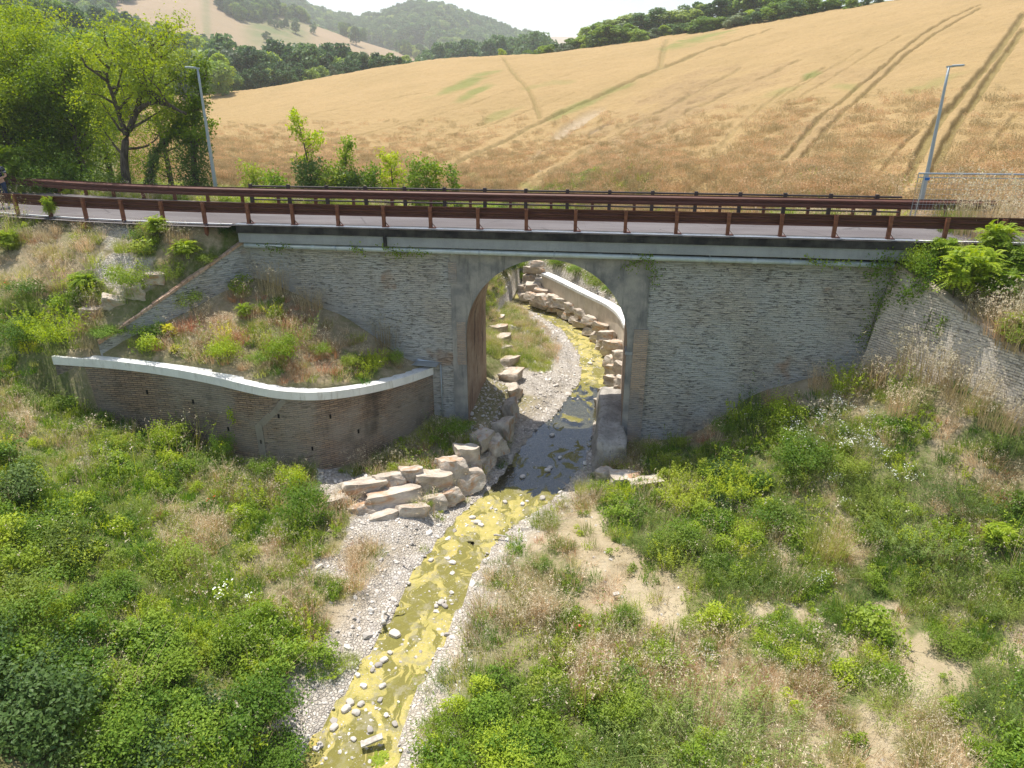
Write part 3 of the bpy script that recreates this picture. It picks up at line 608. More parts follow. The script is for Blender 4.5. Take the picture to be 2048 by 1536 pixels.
# ------------------------------------------------------------ bridge
bridge = empty('bridge', (0, 0, 0)); tag(bridge, 'old brick road bridge with one arch over the creek and a concrete deck', 'bridge')
WT = 6.93
def slab_wall(x0, x1, name):
    b = MB(); b.box(x0, x1, 0, 3.7, -1, WT); b.build(name, M['brick_wall'], bridge)
slab_wall(-10.4, -3.55, 'abutment_wall'); slab_wall(2.78, 9.95, 'abutment_wall')
ax0, ax1, acx, ar, asp = -3.08, 2.2, -.44, 2.64, 4.13
def arch_part():
    f = MB(); n = 28; y0, y1 = -.07, 3.74
    arc = [(acx-ar*math.cos(math.pi*i/n), asp+ar*math.sin(math.pi*i/n)) for i in range(n+1)]
    X0, X1 = -3.55, 2.78
    for y, fl in ((y0, 0), (y1, 1)):
        def q(a, b, c, d): 
            pts = [(p[0], y, p[1]) for p in (a, b, c, d)]; f.quad(*(pts[::-1] if fl else pts), uv=[(p[0], p[2]) for p in (pts[::-1] if fl else pts)])
        for a, b in zip(arc[:-1], arc[1:]): q(a, b, (b[0], WT+.0), (a[0], WT+.0))
        q((X0, asp), (ax0, asp), (ax0, WT), (X0, WT)); q((ax1, asp), (X1, asp), (X1, WT), (ax1, WT))
        q((X0, -1), (ax0, -1), (ax0, asp), (X0, asp)); q((ax1, -1), (X1, -1), (X1, asp), (ax1, asp))
    f.quad((X0, y1, -1), (X0, y0, -1), (X0, y0, WT), (X0, y1, WT)); f.quad((X1, y0, -1), (X1, y1, -1), (X1, y1, WT), (X1, y0, WT)); f.quad((X0, y0, WT), (X1, y0, WT), (X1, y1, WT), (X0, y1, WT))
    f.build('arch_face', M['concrete_spandrel'], bridge)
    g = MB(); pts = [(ax0+.003, -1), (ax0+.003, asp)]+[(acx-(ar-.003)*math.cos(math.pi*i/n), asp+(ar-.003)*math.sin(math.pi*i/n)) for i in range(1, n)]+[(ax1-.003, asp), (ax1-.003, -1)]
    L = 0; ny = 10
    ys = np.linspace(y0+.03, y1-.03, ny)
    for a, b in zip(pts[:-1], pts[1:]):
        dl = math.dist(a, b)
        for j in range(ny-1): g.quad((a[0], ys[j], a[1]), (a[0], ys[j+1], a[1]), (b[0], ys[j+1], b[1]), (b[0], ys[j], b[1]), uv=[(ys[j], L), (ys[j+1], L), (ys[j+1], L+dl), (ys[j], L+dl)])
        L += dl
    g.build('arch_vault', M['vault'], bridge)
arch_part()
b = MB(); b.box(2.4, 2.86, -.1, -.0702, -1, 4.6); b.build('pier_quoin', M['brick_quoin'], bridge)
b = MB(); b.box(2.16, 2.42, -.085, .5, 3.72, 3.82); b.build('impost_band', M['concrete_band'], bridge)
b = MB(); b.box(-3.62, -3.35, -.085, -.0702, 5.9, 6.6); b.build('pier_quoin', M['brick_quoin'], bridge)
b = MB(); b.box(-3.4, -3.1, -.085, -.0702, 3.1, 4.6); b.build('pier_quoin', M['brick_quoin'], bridge)
# deck: dark kerb, recessed, lighter band, soffit
dx0, dx1 = -10.5, 10.2
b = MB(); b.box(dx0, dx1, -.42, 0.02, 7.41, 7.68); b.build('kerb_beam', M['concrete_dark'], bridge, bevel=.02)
b = MB(); b.box(dx0+.02, dx1-.02, -.36, .02, 7.09, 7.407); b.build('deck_band', M['concrete_band'], bridge, bevel=.012)
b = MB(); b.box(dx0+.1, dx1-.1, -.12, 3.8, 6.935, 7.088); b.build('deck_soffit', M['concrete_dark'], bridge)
b = MB(); b.box(dx0, dx1, .022, 4.4, 7.09, 7.62); b.build('deck_slab', M['concrete'], bridge)
b = MB(); b.box(dx0, dx1, -.425, -.24, 7.682, 7.694); b.build('kerb_edge_strip', M['concrete_white'], bridge)
b = MB(); b.box(-5.6, -5.5, -.43, -.36, 7.1, 7.6); b.build('expansion_joint', M['concrete_dark'], bridge)
b = MB(); b.tube([(-10.35, -.25, 6.99), (9.75, -.25, 6.93)], .082, 14); pipe = b.build('service_pipe', M['pipe'], bridge, smooth=True)
for i, x in enumerate(np.arange(-9.6, 9.6, 2.35)):
    z = 6.99-.003*(x+10.35); b = MB(); b.tube([(x-.03, -.25, z), (x+.03, -.25, z)], .1, 12); b.box(x-.02, x+.02, -.25, -.0, z+.06, z+.09); b.build('pipe_clamp', M['galv_dull'], pipe)
for x in (-8, -3.4, 1.2, 5.8): 
    z = 6.99-.003*(x+10.35); b = MB(); b.tube([(x-.06, -.25, z), (x+.06, -.25, z)], .09, 14); b.build('pipe_collar', M['pipe'], pipe)
def wing(A, B, top, batter, mat, capmat, name, th=.5, sgn=1, zb=-1):
    """wall from A to B, top falling; front face leans back"""
    t = (B-A)/np.linalg.norm(B-A); L = np.linalg.norm(B-A); nrm = np.array([t[1], -t[0]])*sgn       # towards the creek
    b = MB(); n = 14
    zt = lambda s: top[0]+(top[1]-top[0])*s/L
    for i in range(n):
        s0, s1 = L*i/n, L*(i+1)/n
        for z0_, z1_ in ((0, 1),):
            P = [A+t*s for s in (s0, s1)]
            f = lambda p, z: (*(p+nrm*batter*(7-z)), z); k = lambda p, z: (*(p-nrm*th), z)
            q = [f(P[0], zb), f(P[1], zb), f(P[1], zt(s1)), f(P[0], zt(s0))]
            if sgn < 0: b.quad(*q, uv=[(s0, zb), (s1, zb), (s1, zt(s1)), (s0, zt(s0))])
            else: b.quad(*q[::-1], uv=[(s0, zb), (s1, zb), (s1, zt(s1)), (s0, zt(s0))][::-1])
            b.quad(f(P[0], zt(s0)), f(P[1], zt(s1)), k(P[1], zt(s1)), k(P[0], zt(s0))); b.quad(k(P[0], zb), k(P[1], zb), k(P[1], zt(s1)), k(P[0], zt(s0)))
    e = B; b.quad((*(e+nrm*batter*(7-zb)), zb), (*(e-nrm*th), zb), (*(e-nrm*th), top[1]), (*(e+nrm*batter*(7-top[1])), top[1]))
    o = b.build(name, mat, bridge)
    c = MB(); m_ = 26
    for i in range(m_):      # coping bricks laid on edge, a little uneven
        s0, s1 = L*i/m_+.008, L*(i+1)/m_-.008; dz = random.uniform(-.012, .02); dn = random.uniform(-.015, .015)
        p0, p1 = A+t*s0, A+t*s1; z0_, z1_ = zt(s0), zt(s1)
        F = lambda p, z, h: (*(p+nrm*(batter*(7-z)+.035+dn)), z+h); K = lambda p, z, h: (*(p-nrm*.17), z+h)
        h0, h1 = .003, .085+dz
        a = [F(p0, z0_, h0), F(p1, z1_, h0), K(p1, z1_, h0), K(p0, z0_, h0)]; bq = [F(p0, z0_, h1), F(p1, z1_, h1), K(p1, z1_, h1), K(p0, z0_, h1)]
        c.quad(*bq)
        for j in range(4): c.quad(a[j], a[(j+1) % 4], bq[(j+1) % 4], bq[j])
    c.build('wall_coping', capmat, o)
M['coping_brick'] = concrete('coping_brick', (.42, .26, .18), (.5, .36, .27), (.25, .2, .17), .4, 2)
M['coping_pale'] = concrete('coping_pale', (.46, .36, .28), (.54, .47, .39), (.25, .21, .17), .4, 2)
wing(WLa, WLb, WL_top, .02, M['brick_wall'], M['coping_brick'], 'wing_wall', sgn=-1)
wing(WRa, WRb, WR_top, .19, M['brick_sunlit'], M['coping_pale'], 'wing_wall', sgn=1)

# ------------------------------------------------------------ retaining wall with white coping
rw = empty('retaining_wall', tuple(COP[30][:2])+(0,)); tag(rw, 'curved old brick retaining wall with a bright white cement coping in front of the earth mound', 'retaining wall')
def offset(P, o):
    P = np.asarray(P); t = np.gradient(P[:, :2], axis=0); t /= np.linalg.norm(t, axis=1)[:, None]; n_ = np.stack([t[:, 1], -t[:, 0]], 1); Q = P.copy(); Q[:, :2] += n_*o; return Q
def ribwall(P, name, mat, parent, zbot, ztop_off, front, back, top=True):
    b = MB(); A = offset(P, front); B_ = offset(P, -back); s = np.r_[0, np.cumsum(np.linalg.norm(np.diff(P[:, :2], axis=0), axis=1))]
    for i in range(len(P)-1):
        z0_, z1_ = P[i, 2]+ztop_off, P[i+1, 2]+ztop_off; zb0, zb1 = (zbot, zbot) if np.isscalar(zbot) else (P[i, 2]+zbot[0], P[i+1, 2]+zbot[0])
        b.quad((*A[i][:2], zb0), (*A[i+1][:2], zb1), (*A[i+1][:2], z1_), (*A[i][:2], z0_), uv=[(s[i], zb0), (s[i+1], zb1), (s[i+1], z1_), (s[i], z0_)])
        b.quad((*A[i][:2], z0_), (*A[i+1][:2], z1_), (*B_[i+1][:2], z1_), (*B_[i][:2], z0_)); b.quad((*B_[i+1][:2], zb1), (*B_[i][:2], zb0), (*B_[i][:2], z0_), (*B_[i+1][:2], z1_))
        b.quad((*A[i][:2], zb0), (*B_[i][:2], zb0), (*B_[i+1][:2], zb1), (*A[i+1][:2], zb1))
    for i in (0, -1): b.quad((*A[i][:2], (zbot if np.isscalar(zbot) else P[i, 2]+zbot[0])), (*B_[i][:2], (zbot if np.isscalar(zbot) else P[i, 2]+zbot[0])), (*B_[i][:2], P[i, 2]+ztop_off), (*A[i][:2], P[i, 2]+ztop_off))
    o = b.build(name, mat, parent); 
    if parent: o.matrix_parent_inverse = Matrix.Translation(-parent.location)
    return o
ribwall(COP, 'brick_face', M['brick_brown'], rw, -.6, -.26, .0, .45)
ribwall(COP, 'coping', M['concrete_white'], rw, (-.257,), 0, .045, .62)
CF_ = offset(COP, .003)
M['plaster_grey'] = concrete('plaster_grey', (.23, .2, .17), (.29, .26, .22), (.15, .14, .13), .4, 1.5)
def on_wall(i0, z0_, i1, z1_, w_, name, mat):
    b = MB(); p, q = CF_[i0], CF_[i1]; n_ = offset(COP, 1)[i0][:2]-COP[i0][:2]; up = (n_[0], n_[1], 0)
    b.beam((*(p[:2]+n_*.006), z0_), (*(q[:2]+n_*.006), z1_), w_, .02, up=up); o = b.build(name, mat, rw); o.matrix_parent_inverse = Matrix.Translation(-rw.location)
def idx_at(u_):  # index of the coping point seen nearest photo column u_
    uu, _ = proj(COP[:, 0], COP[:, 1], COP[:, 2]); return int(np.argmin(abs(uu-u_)))
i5 = idx_at(560); on_wall(i5, 3.2, i5-2, 2.7, .16, 'plaster_patch', M['plaster_grey']); on_wall(i5-2, 2.75, i5-4, 2.35, .2, 'plaster_patch', M['plaster_grey']); on_wall(i5-4, 2.4, i5-4, 1.3, .22, 'plaster_patch', M['plaster_grey'])
dark = plain('weep_shade', (.01, .009, .008), 1)  # near-black bars laid on the face, painted shade of the weep holes
for u_, z_ in ((278,3.2),(370,3.0),(545,2.75),(512,1.9),(652,2.5),(712,1.75),(605,1.55),(440,2.2)):
    i = idx_at(u_); on_wall(i, z_, i, z_-.13, .055, 'weep_hole_shade', dark)
# metal flashing and downpipe at the joint
b = MB(); b.quad((-4.95, -.3, 3.08), (-4.1, -.25, 3.02), (-4.05, -.02, 3.12), (-4.8, -.02, 3.16)); b.quad((-4.8, -.05, 3.14), (-3.95, -.05, 3.1), (-3.95, -.012, 3.1), (-4.8, -.012, 3.2))
o = b.build('metal_flashing', M['galv'], rw); o.matrix_parent_inverse = Matrix.Translation(-rw.location); sm = o.modifiers.new('t', 'SOLIDIFY'); sm.thickness = .01
b = MB(); b.tube([(-4.0, -.04, 3.05), (-4.0, -.04, .9)], .022, 8); o = b.build('drain_pipe', M['galv_dull'], rw, smooth=True); o.matrix_parent_inverse = Matrix.Translation(-rw.location)

# upstream wall with white coping, seen through the arch
up_ = [(1084,546,1.95),(1100,552,1.95),(1140,572,1.95),(1180,592,1.95),(1215,608,1.95),(1240,628,1.95),(1256,662,1.95)]
UP = np.array([atz(*c) for c in up_]); UP = np.r_[UP, [[3.3, 5.5, 1.95], [3.4, 3.9, 1.95]]]; UP = smooth_line(UP, 40, 2)
M['plaster_beige'] = concrete('plaster_beige', (.55, .47, .37), (.66, .58, .47), (.3, .25, .2), .4, 1.2)
uw = empty('retaining_wall', tuple(UP[20][:2])+(0,)); tag(uw, 'low pale wall with a white coping curving above the boulders beyond the arch', 'retaining wall')
ribwall(UP, 'wall_face', M['plaster_beige'], uw, .6, -.15, .0, .3); ribwall(UP, 'coping', M['concrete_white'], uw, (-.147,), 0, .06, .42)
# concrete footing block under the right pier
def lumpy(name, P0, P1, n=(10, 16, 7), amp=.09, seed=3, taper=.25, mat=None, top_tilt=0):
    b = MB(); x0, y0, z0 = P0; x1, y1, z1 = P1
    me = bmesh.new(); bmesh.ops.create_cube(me, size=1); bmesh.ops.subdivide_edges(me, edges=me.edges, cuts=9, use_grid_fill=True)
    from mathutils import noise as mn
    for v in me.verts:
        p = v.co.copy(); hgt = p.z+.5; sx = 1-taper*hgt*(1 if p.x < 0 else 0)
        x = x0+(p.x*sx+.5)*(x1-x0); y = y0+(p.y*(1-.08*hgt)+.5)*(y1-y0); z = z0+hgt*(z1-z0)+top_tilt*hgt*p.y
        q = Vector((x, y, z)); nn = mn.noise_vector(q*1.3+Vector((seed, 0, 0)))*amp+mn.noise_vector(q*4)*amp*.35; v.co = q+nn
    m_ = bpy.data.meshes.new(name); me.to_mesh(m_); me.free(); m_.materials.append(mat)
    for p in m_.polygons: p.use_smooth = True
    return m_
o = link('concrete_footing', lumpy('concrete_footing', (1.25, -1.5, -.4), (2.35, 3.6, 1.15), mat=M['concrete_rough'], seed=3, taper=.4, amp=.22)); tag(o, 'rough grey mass of concrete at the foot of the right pier beside the water', 'footing')

# ------------------------------------------------------------ guardrails
def wbeam(b, P, z, face=-1, m=0, h=.31, d=.083):
    """W profile swept along P; face -1: corrugation bulges to -Y"""
    h *= 1.12; prof = [(0, 0), (.0, .03), (1, .07), (1, .11), (.15, .145), (.15, .165), (1, .2), (1, .24), (0, .28), (0, .31)]
    for i in range(len(P)-1):
        for (a0, h0), (a1, h1) in zip(prof[:-1], prof[1:]):
            A, B_ = P[i], P[i+1]; f = lambda p, a, hh: (p[0], p[1]+face*d*a, p[2]+z-h+hh*1.12)
            b.quad(f(A, a0, h0), f(B_, a0, h0), f(B_, a1, h1), f(A, a1, h1))
def cpost(b, x, y, z0, z1, s=.12, lean=(0, 0)):
    """channel post"""
    w_ = s/2; t = .012
    for (xa, xb, ya, yb) in ((-w_, w_, -w_, -w_+t), (-w_, -w_+t, -w_+t, w_), (w_-t, w_, -w_+t, w_)):
        b.box(x+xa, x+xb, y+ya, y+yb, z0, z1)
def rline(x0, x1, off, step=1.5):
    xs = np.arange(x0, x1+.01, step); return [(x, float(road_y0(x))+off, 0.) for x in xs]
def sub(b, name, mat, parent, smooth=False):
    o = b.build(name, mat, parent, smooth=smooth); return o
# near rail
gr = empty('guardrail', (0, -.3, 7.69)); gr.location = (0, 0, 0); tag(gr, 'rusty guardrail along the near edge of the bridge deck, posts facing the viewer', 'guardrail')
NP = [-26.58+1.5*i for i in range(28)]; P = rline(-27, 16, .13)
b = MB(); wbeam(b, P, 8.35, face=1); o = sub(b, 'rail_beam', M['rust'], gr); sm = o.modifiers.new('t', 'SOLIDIFY'); sm.thickness = .006
for x in np.arange(-23.2, 15, 1.5):
    y = float(road_y0(x))+.21; b = MB()
    b.box(x-.02, x+.02, y+.0, y+.03, 8.17, 8.21)
    sub(b, 'reflector', M['galv'], gr)
for x in NP:
    y = float(road_y0(x))+.06
    if -10.8 < x < 10: 
        y = -.27; b = MB(); cpost(b, x, y, 7.70, 8.33, .1); p = sub(b, 'post', M['rust_post'], gr)
        b = MB(); b.box(x-.05, x+.17, y-.1, y+.1, 7.696, 7.715); b.quad((x+.05, y-.04, 7.715), (x+.05, y+.04, 7.715), (x+.05, y+.04, 7.86), (x+.05, y-.04, 7.86)); b.beam((x+.05, y, 7.84), (x+.15, y, 7.72), .05, .012); sub(b, 'base_plate', M['rust_post'], p)
    else:
        b = MB(); cpost(b, x, y-.02, 7.1, 8.33, .1); sub(b, 'post', M['rust_post'], gr)
# far parapet rail with dark posts
g2 = empty('guardrail', (0, 0, 0)); tag(g2, 'dark steel parapet with black posts and thin tubes along the far deck edge', 'guardrail')
yf = 4.05
b = MB(); b.tube([(-12.1, yf, 8.33), (11.2, yf, 8.33)], .035, 8); sub(b, 'top_tube', M['rust_dark'], g2)
b = MB(); b.tube([(-12.1, yf, 7.84), (11.2, yf, 7.84)], .03, 8); sub(b, 'lower_tube', M['rust_dark'], g2)
for x in np.arange(-12.1, 11.2, 1.5):
    b = MB(); b.box(x-.06, x+.06, yf-.06, yf+.05, 7.66, 8.41); sub(b, 'post', M['rust_dark'], g2)
g3 = empty('guardrail', (0, 0, 0)); tag(g3, 'long rusty guardrail on the verge beyond the far side of the road', 'guardrail')
P = [(x, 3.93+(float(road_y0(x))+.35 if x < -10.5 else 0), 0) for x in np.arange(-29.5, 24, 1.5)]
b = MB(); wbeam(b, P, 8.29, face=-1); o = sub(b, 'rail_beam', M['rust'], g3); o.modifiers.new('t', 'SOLIDIFY').thickness = .006
for p_ in P: b = MB(); cpost(b, p_[0]+.3, p_[1]+.42, 7.2, 8.2, .1); sub(b, 'post', M['rust_post'], g3)

# ------------------------------------------------------------ street lamps
def lamp(loc, h, lean, head_dir, label):
    e = empty('street_lamp', loc); tag(e, label, 'street lamp', 'street lamps by the road')
    b = MB(); n = 8; b.tube([(lean[0]*i/n, lean[1]*i/n, h*i/n) for i in range(n+1)], [.085-.045*i/n for i in range(n+1)], 12); b.build('pole', M['galv_dull'], e, smooth=True)
    b = MB(); b.tube([(0, 0, 0), (0, 0, .5)], .1, 12); b.build('pole_sleeve', M['galv_dull'], e, smooth=True)
    tx, ty = lean; hx, hy = head_dir
    b = MB(); b.beam((tx-hx*.08, ty-hy*.08, h), (tx+hx*.22, ty+hy*.22, h+.03), .07, .06); b.build('arm', M['galv_dull'], e)
    b = MB(); b.beam((tx+hx*.1, ty+hy*.1, h+.035), (tx+hx*.48, ty+hy*.48, h+.05), .18, .06); hd = b.build('lamp_head', M['galv_dull'], e, bevel=.02)
    b = MB(); b.beam((tx+hx*.2, ty+hy*.2, h+.006), (tx+hx*.45, ty+hy*.45, h+.016), .13, .01); b.build('lamp_glass', plain('lamp_glass', (.6, .62, .6), .2, .5), hd)
lamp((-15.2, 7.0, 7.3), 5.2, (.0, 0), (-1, -.1), 'thin grey street lamp standing before the ivy covered tree at the left')
lamp((12.75, 6.3, 7.0), 5.42, (-.05, 0), (.8, -.5), 'thin grey street lamp standing against the wheat field at the right')

# ------------------------------------------------------------ temporary fence panel
fp = empty('fence_panel', (10.9, 2.3, 7.66)); tag(fp, 'galvanised wire mesh site fence panel standing on the road at the right', 'fence')
b = MB(); W2, H2 = 3.5, 1.62
b.tube([(0, 0, .02), (0, 0, H2), (W2, .12, H2), (W2, .12, .02)], .03, 8); b.tube([(0, 0, H2-.12), (W2, .12, H2-.12)], .015, 6); b.tube([(.13, -.02, .02), (.16, -.02, H2+.02)], .018, 6); b.build('frame', M['galv'], fp)
b = MB()
for i in range(1, 34): x = W2*i/34; b.tube([(x, .12*i/34, .05), (x, .12*i/34, H2-.12)], .0035, 4, cap=False)
for j in range(1, 9): z = .05+(H2-.2)*j/9; b.tube([(0, 0, z), (W2, .12, z)], .0035, 4, cap=False)
b.build('wire_mesh', M['galv'], fp)
b = MB(); b.box(.2, .34, -.03, -.02, H2-.2, H2-.12); b.build('name_tag', plain('tag_blue', (.03, .16, .5), .5), fp)
b = MB(); b.box(-.12, .25, -.3, .3, .004, .12); b.build('foot_block', M['concrete'], fp, bevel=.02)

# ------------------------------------------------------------ foliage meshes
def quads_from(C_, A_, B_, bend=None):
    """leaf quads: centre, half-length vector A, half-width vector B -> V,F (kite shape)"""
    n = len(C_); V = np.empty((n, 4, 3)); V[:, 0] = C_-A_; V[:, 1] = C_+B_-A_*.1; V[:, 2] = C_+A_; V[:, 3] = C_-B_-A_*.1
    if bend is not None: V[:, 2] += bend; V[:, 0] += bend*.3
    return V.reshape(-1, 3), (np.arange(n)*4)[:, None]+np.arange(4)[None]
def unit(v): return v/(np.linalg.norm(v, axis=-1, keepdims=True)+1e-9)
def leaf_cloud(P, size, rg, up=.45, aspect=.5, out=None, jit=.35, droop=0.):
    """leaves at points P; out: outward directions"""
    n = len(P); r = unit(rg.normal(size=(n, 3))); nrm = unit(r+np.array([0, 0, up*2])+(0 if out is None else out*.8))
    t = unit(np.cross(nrm, unit(rg.normal(size=(n, 3))))); b = np.cross(nrm, t); sz = size*(1+jit*rg.uniform(-1, 1, n))[:, None]
    return quads_from(P, t*sz*.5, b*sz*.5*aspect, bend=np.array([0, 0, -1])*sz*(.12+droop))
class Leaves:
    def __init__(s): s.V = []; s.F = []; s.T = []; s.M = []; s.n = 0
    def add(s, V, F, T, m=0): s.V.append(V); s.F.append(F+s.n); s.T.append(T); s.M.append(np.full(len(F), m)); s.n += len(V)
    def mesh(s, name, mats): return mesh_np(name, np.concatenate(s.V), np.concatenate(s.F), mats, np.concatenate(s.M), tint=np.concatenate(s.T), smooth=False)
def blades(rg, n, r0, h, wd, lean=.5, seg=3, curl=.6):
    """grass blades as strips"""
    a = rg.uniform(0, 2*math.pi, n); rr = r0*np.sqrt(rg.uniform(0, 1, n)); base = np.stack([rr*np.cos(a), rr*np.sin(a), np.zeros(n)], 1)
    d = a+rg.normal(0, .9, n); le = np.abs(rg.normal(0, lean, n))+.05; hh = h*rg.uniform(.55, 1.15, n); dirs = np.stack([np.cos(d), np.sin(d), np.zeros(n)], 1); wv = np.stack([-np.sin(d+rg.normal(0, .8, n)), np.cos(d), np.zeros(n)], 1)
    V = np.empty((n, seg+1, 2, 3))
    for k in range(seg+1):
        t = k/seg; c = base+dirs*(le*hh*(t**(1+curl)))[:, None]+np.array([0, 0, 1])*(hh*t*(1-.25*le*t))[:, None]; ww = wd*(1-t*.9)
        V[:, k, 0] = c-wv*ww/2; V[:, k, 1] = c+wv*ww/2
    idx = (np.arange(n)*(seg+1)*2)[:, None]; F = np.concatenate([idx+np.array([2*k, 2*k+1, 2*k+3, 2*k+2]) for k in range(seg)]); return V.reshape(-1, 3), F, base+dirs*(le*hh)[:, None]+np.array([0, 0, 1])*(hh*(1-.25*le))[:, None]
def m_grass(seed, n, r0, h, wd, mats, heads=0, headmat=1, lean=.5, headsize=.03):
    rg = np.random.default_rng(seed); L = Leaves(); V, F, tips = blades(rg, n, r0, h, wd, lean); L.add(V, F, np.tile(rg.uniform(0, 1, n), 3))
    if heads:
        k = rg.choice(n, heads, replace=False); P = np.repeat(tips[k], 5, 0)+rg.normal(0, .022, (heads*5, 3)); V, F = leaf_cloud(P, headsize, rg, aspect=.35); L.add(V, F, rg.uniform(0, 1, len(F)), headmat)
    return L.mesh('grass_clump', mats)
def m_bush(seed, r, h, n, size, mats, aspect=.5, lumps=7, up=.4, stems=18, spiky=0., fl=0, flmat=1, flsize=.03, stemmat=0, shell=.55):
    """low bush of leafy shoots"""
    rg = np.random.default_rng(seed); L = Leaves(); cs = np.stack([rg.uniform(-.6, .6, lumps)*r, rg.uniform(-.6, .6, lumps)*r, rg.uniform(.3, .75, lumps)*h], 1); rs = rg.uniform(.32, .55, lumps)*min(r, h*1.1)
    k = rg.integers(0, lumps, n); d = unit(rg.normal(size=(n, 3))); d[:, 2] = np.abs(d[:, 2])*1.1-.25; d = unit(d); rad_ = rs[k]*(shell+(1-shell)*rg.uniform(0, 1, n))*(1+spiky*rg.normal(0, 1, n)*.25)
    P = cs[k]+d*rad_[:, None]*np.array([1, 1, 1.15]); P[:, 2] = np.maximum(P[:, 2], .02); V, F = leaf_cloud(P, size, rg, up=up, aspect=aspect, out=d); L.add(V, F, np.clip(rg.uniform(0, 1, n)*.8+(k % 3)*.1, 0, 1))
    V, F, tips = blades(rg, stems, r*.3, h*.95, .012, .55); L.add(V, F, np.tile(rg.uniform(0, 1, stems), 3), stemmat)
    if fl:
        k = rg.integers(0, lumps, fl); d = unit(rg.normal(size=(fl, 3))); d[:, 2] = np.abs(d[:, 2])+.5; d = unit(d); P = cs[k]+d*rs[k][:, None]*1.12
        V, F = leaf_cloud(P, flsize, rg, up=1.5, aspect=1.); L.add(V, F, rg.uniform(0, 1, fl), flmat)
    return L.mesh('leafy_clump', mats)
def m_shoots(seed, n_sh, r, h, size, mats, per=26, aspect=.35, lean=.35, headm=None):
    """upright leafy shoots (feathery herbs, mugwort)"""
    rg = np.random.default_rng(seed); L = Leaves()
    for i in range(n_sh):
        a = rg.uniform(0, 6.28); rr = r*math.sqrt(rg.uniform(0, 1)); b0 = np.array([rr*math.cos(a), rr*math.sin(a), 0]); d = np.array([math.cos(a), math.sin(a), 0])*(lean*rr/r+.1*rg.normal()); hh = h*rg.uniform(.6, 1.1)
        t = rg.uniform(.12, 1, per); P = b0+d*(t[:, None]*hh)+np.array([0, 0, 1])*(t*hh)[:, None]+rg.normal(0, 1, (per, 3))*np.array([.05, .05, .02])*(1.15-t)[:, None]*h*1.7
        V, F = leaf_cloud(P, size, rg, up=.5, aspect=aspect); L.add(V, F, np.clip(rg.uniform(0, 1, per)*.6+t*.4, 0, 1), 0)
    V, F, tips = blades(rg, n_sh, r, h, .01, lean); L.add(V, F, np.tile(rg.uniform(0, 1, n_sh), 3), 0)
    if headm is not None:
        P = np.repeat(tips, 4, 0)+rg.normal(0, .03, (len(tips)*4, 3)); V, F = leaf_cloud(P, .035, rg, aspect=.7); L.add(V, F, rg.uniform(0, 1, len(F)), headm)
    return L.mesh('shoot_clump', mats)
def m_robinia(seed, r, h, n_fr=60, size=.075, mats=None):
    """fronds of paired leaflets arching outward"""
    rg = np.random.default_rng(seed); L = Leaves()
    for i in range(n_fr):
        a = rg.uniform(0, 6.28); el = rg.uniform(.15, 1.2); st = np.array([rg.uniform(-.35, .35)*r, rg.uniform(-.35, .35)*r, h*rg.uniform(.35, .85)]); d = np.array([math.cos(a)*math.cos(el), math.sin(a)*math.cos(el), math.sin(el)]); ln = rg.uniform(.22, .46)*max(r, .8); m_ = 11
        t = np.linspace(.1, 1, m_); ax = st+d*(t[:, None]*ln)-np.array([0, 0, 1])*(t**2*ln*.5)[:, None]; tan = unit(np.gradient(ax, axis=0)); sd = unit(np.cross(tan, [0, 0, 1])); nm = np.cross(sd, tan)
        for s_ in (-1, 1):
            A = sd*s_*size*.5+tan*size*.12; V, F = quads_from(ax+A, A, tan*size*.22, bend=-nm*size*.15); L.add(V, F, np.full(m_, rg.uniform(0, 1)))
    V, F, tips = blades(rg, 14, r*.2, h*.95, .02, .5); L.add(V, F, np.tile(rg.uniform(0, 1, 14), 3), 1); return L.mesh('robinia_clump', mats)
mm = M
K = {}
K['grass'] = [m_grass(i, 70, .2, .32, .011, [mm['grass_green'], mm['seed_pale']], heads=6) for i in (1, 2)]+[m_grass(3, 60, .17, .24, .012, [mm['grass_green'], mm['seed_pale']], heads=3)]
K['lush'] = [m_grass(i, 80, .2, .3, .013, [mm['grass_lush'], mm['seed_pale']]) for i in (4, 5)]
K['dry'] = [m_grass(i, 70, .2, .42, .009, [mm['grass_dry'], mm['seed_pale']], heads=28) for i in (6, 7)]+[m_grass(8, 60, .22, .22, .01, [mm['grass_dry'], mm['seed_pale']], heads=8, lean=.9)]
K['red'] = [m_grass(9, 80, .2, .36, .009, [mm['grass_red'], mm['seed_pale']], heads=12, lean=.7), m_grass(10, 60, .2, .26, .01, [mm['grass_red'], mm['seed_pale']], heads=4, lean=.9)]
K['herb'] = [m_bush(11, .2, .22, 170, .045, [mm['leaf_bright']], lumps=5, stems=8), m_bush(12, .17, .2, 140, .04, [mm['leaf_mid']], lumps=4, stems=8), m_shoots(13, 9, .16, .32, .05, [mm['leaf_bright']], per=18)]
K['bright'] = [m_bush(14, .38, .42, 620, .05, [mm['leaf_bright']], lumps=9), m_shoots(15, 20, .3, .5, .055, [mm['leaf_bright']], per=28), m_bush(16, .34, .36, 520, .045, [mm['leaf_mid']], lumps=8)]
K['bramble'] = [m_bush(17, .55, .4, 1200, .05, [mm['leaf_bramble']], aspect=.7, lumps=15, stems=26, spiky=.6, shell=.3), m_bush(18, .5, .36, 1000, .046, [mm['leaf_bramble']], aspect=.7, lumps=14, stems=26, spiky=.6, shell=.3), m_bush(19, .4, .5, 620, .06, [mm['leaf_mid']], aspect=.65, lumps=8, stems=10)]
K['dark'] = [m_bush(20, .5, .5, 900, .055, [mm['leaf_dark']], aspect=.6, lumps=9, stems=14)]
K['feather'] = [m_shoots(21, 46, .3, .5, .034, [mm['leaf_feather']], per=34, aspect=.3, lean=.6), m_shoots(22, 30, .24, .38, .032, [mm['leaf_feather']], per=30, aspect=.3, lean=.6)]
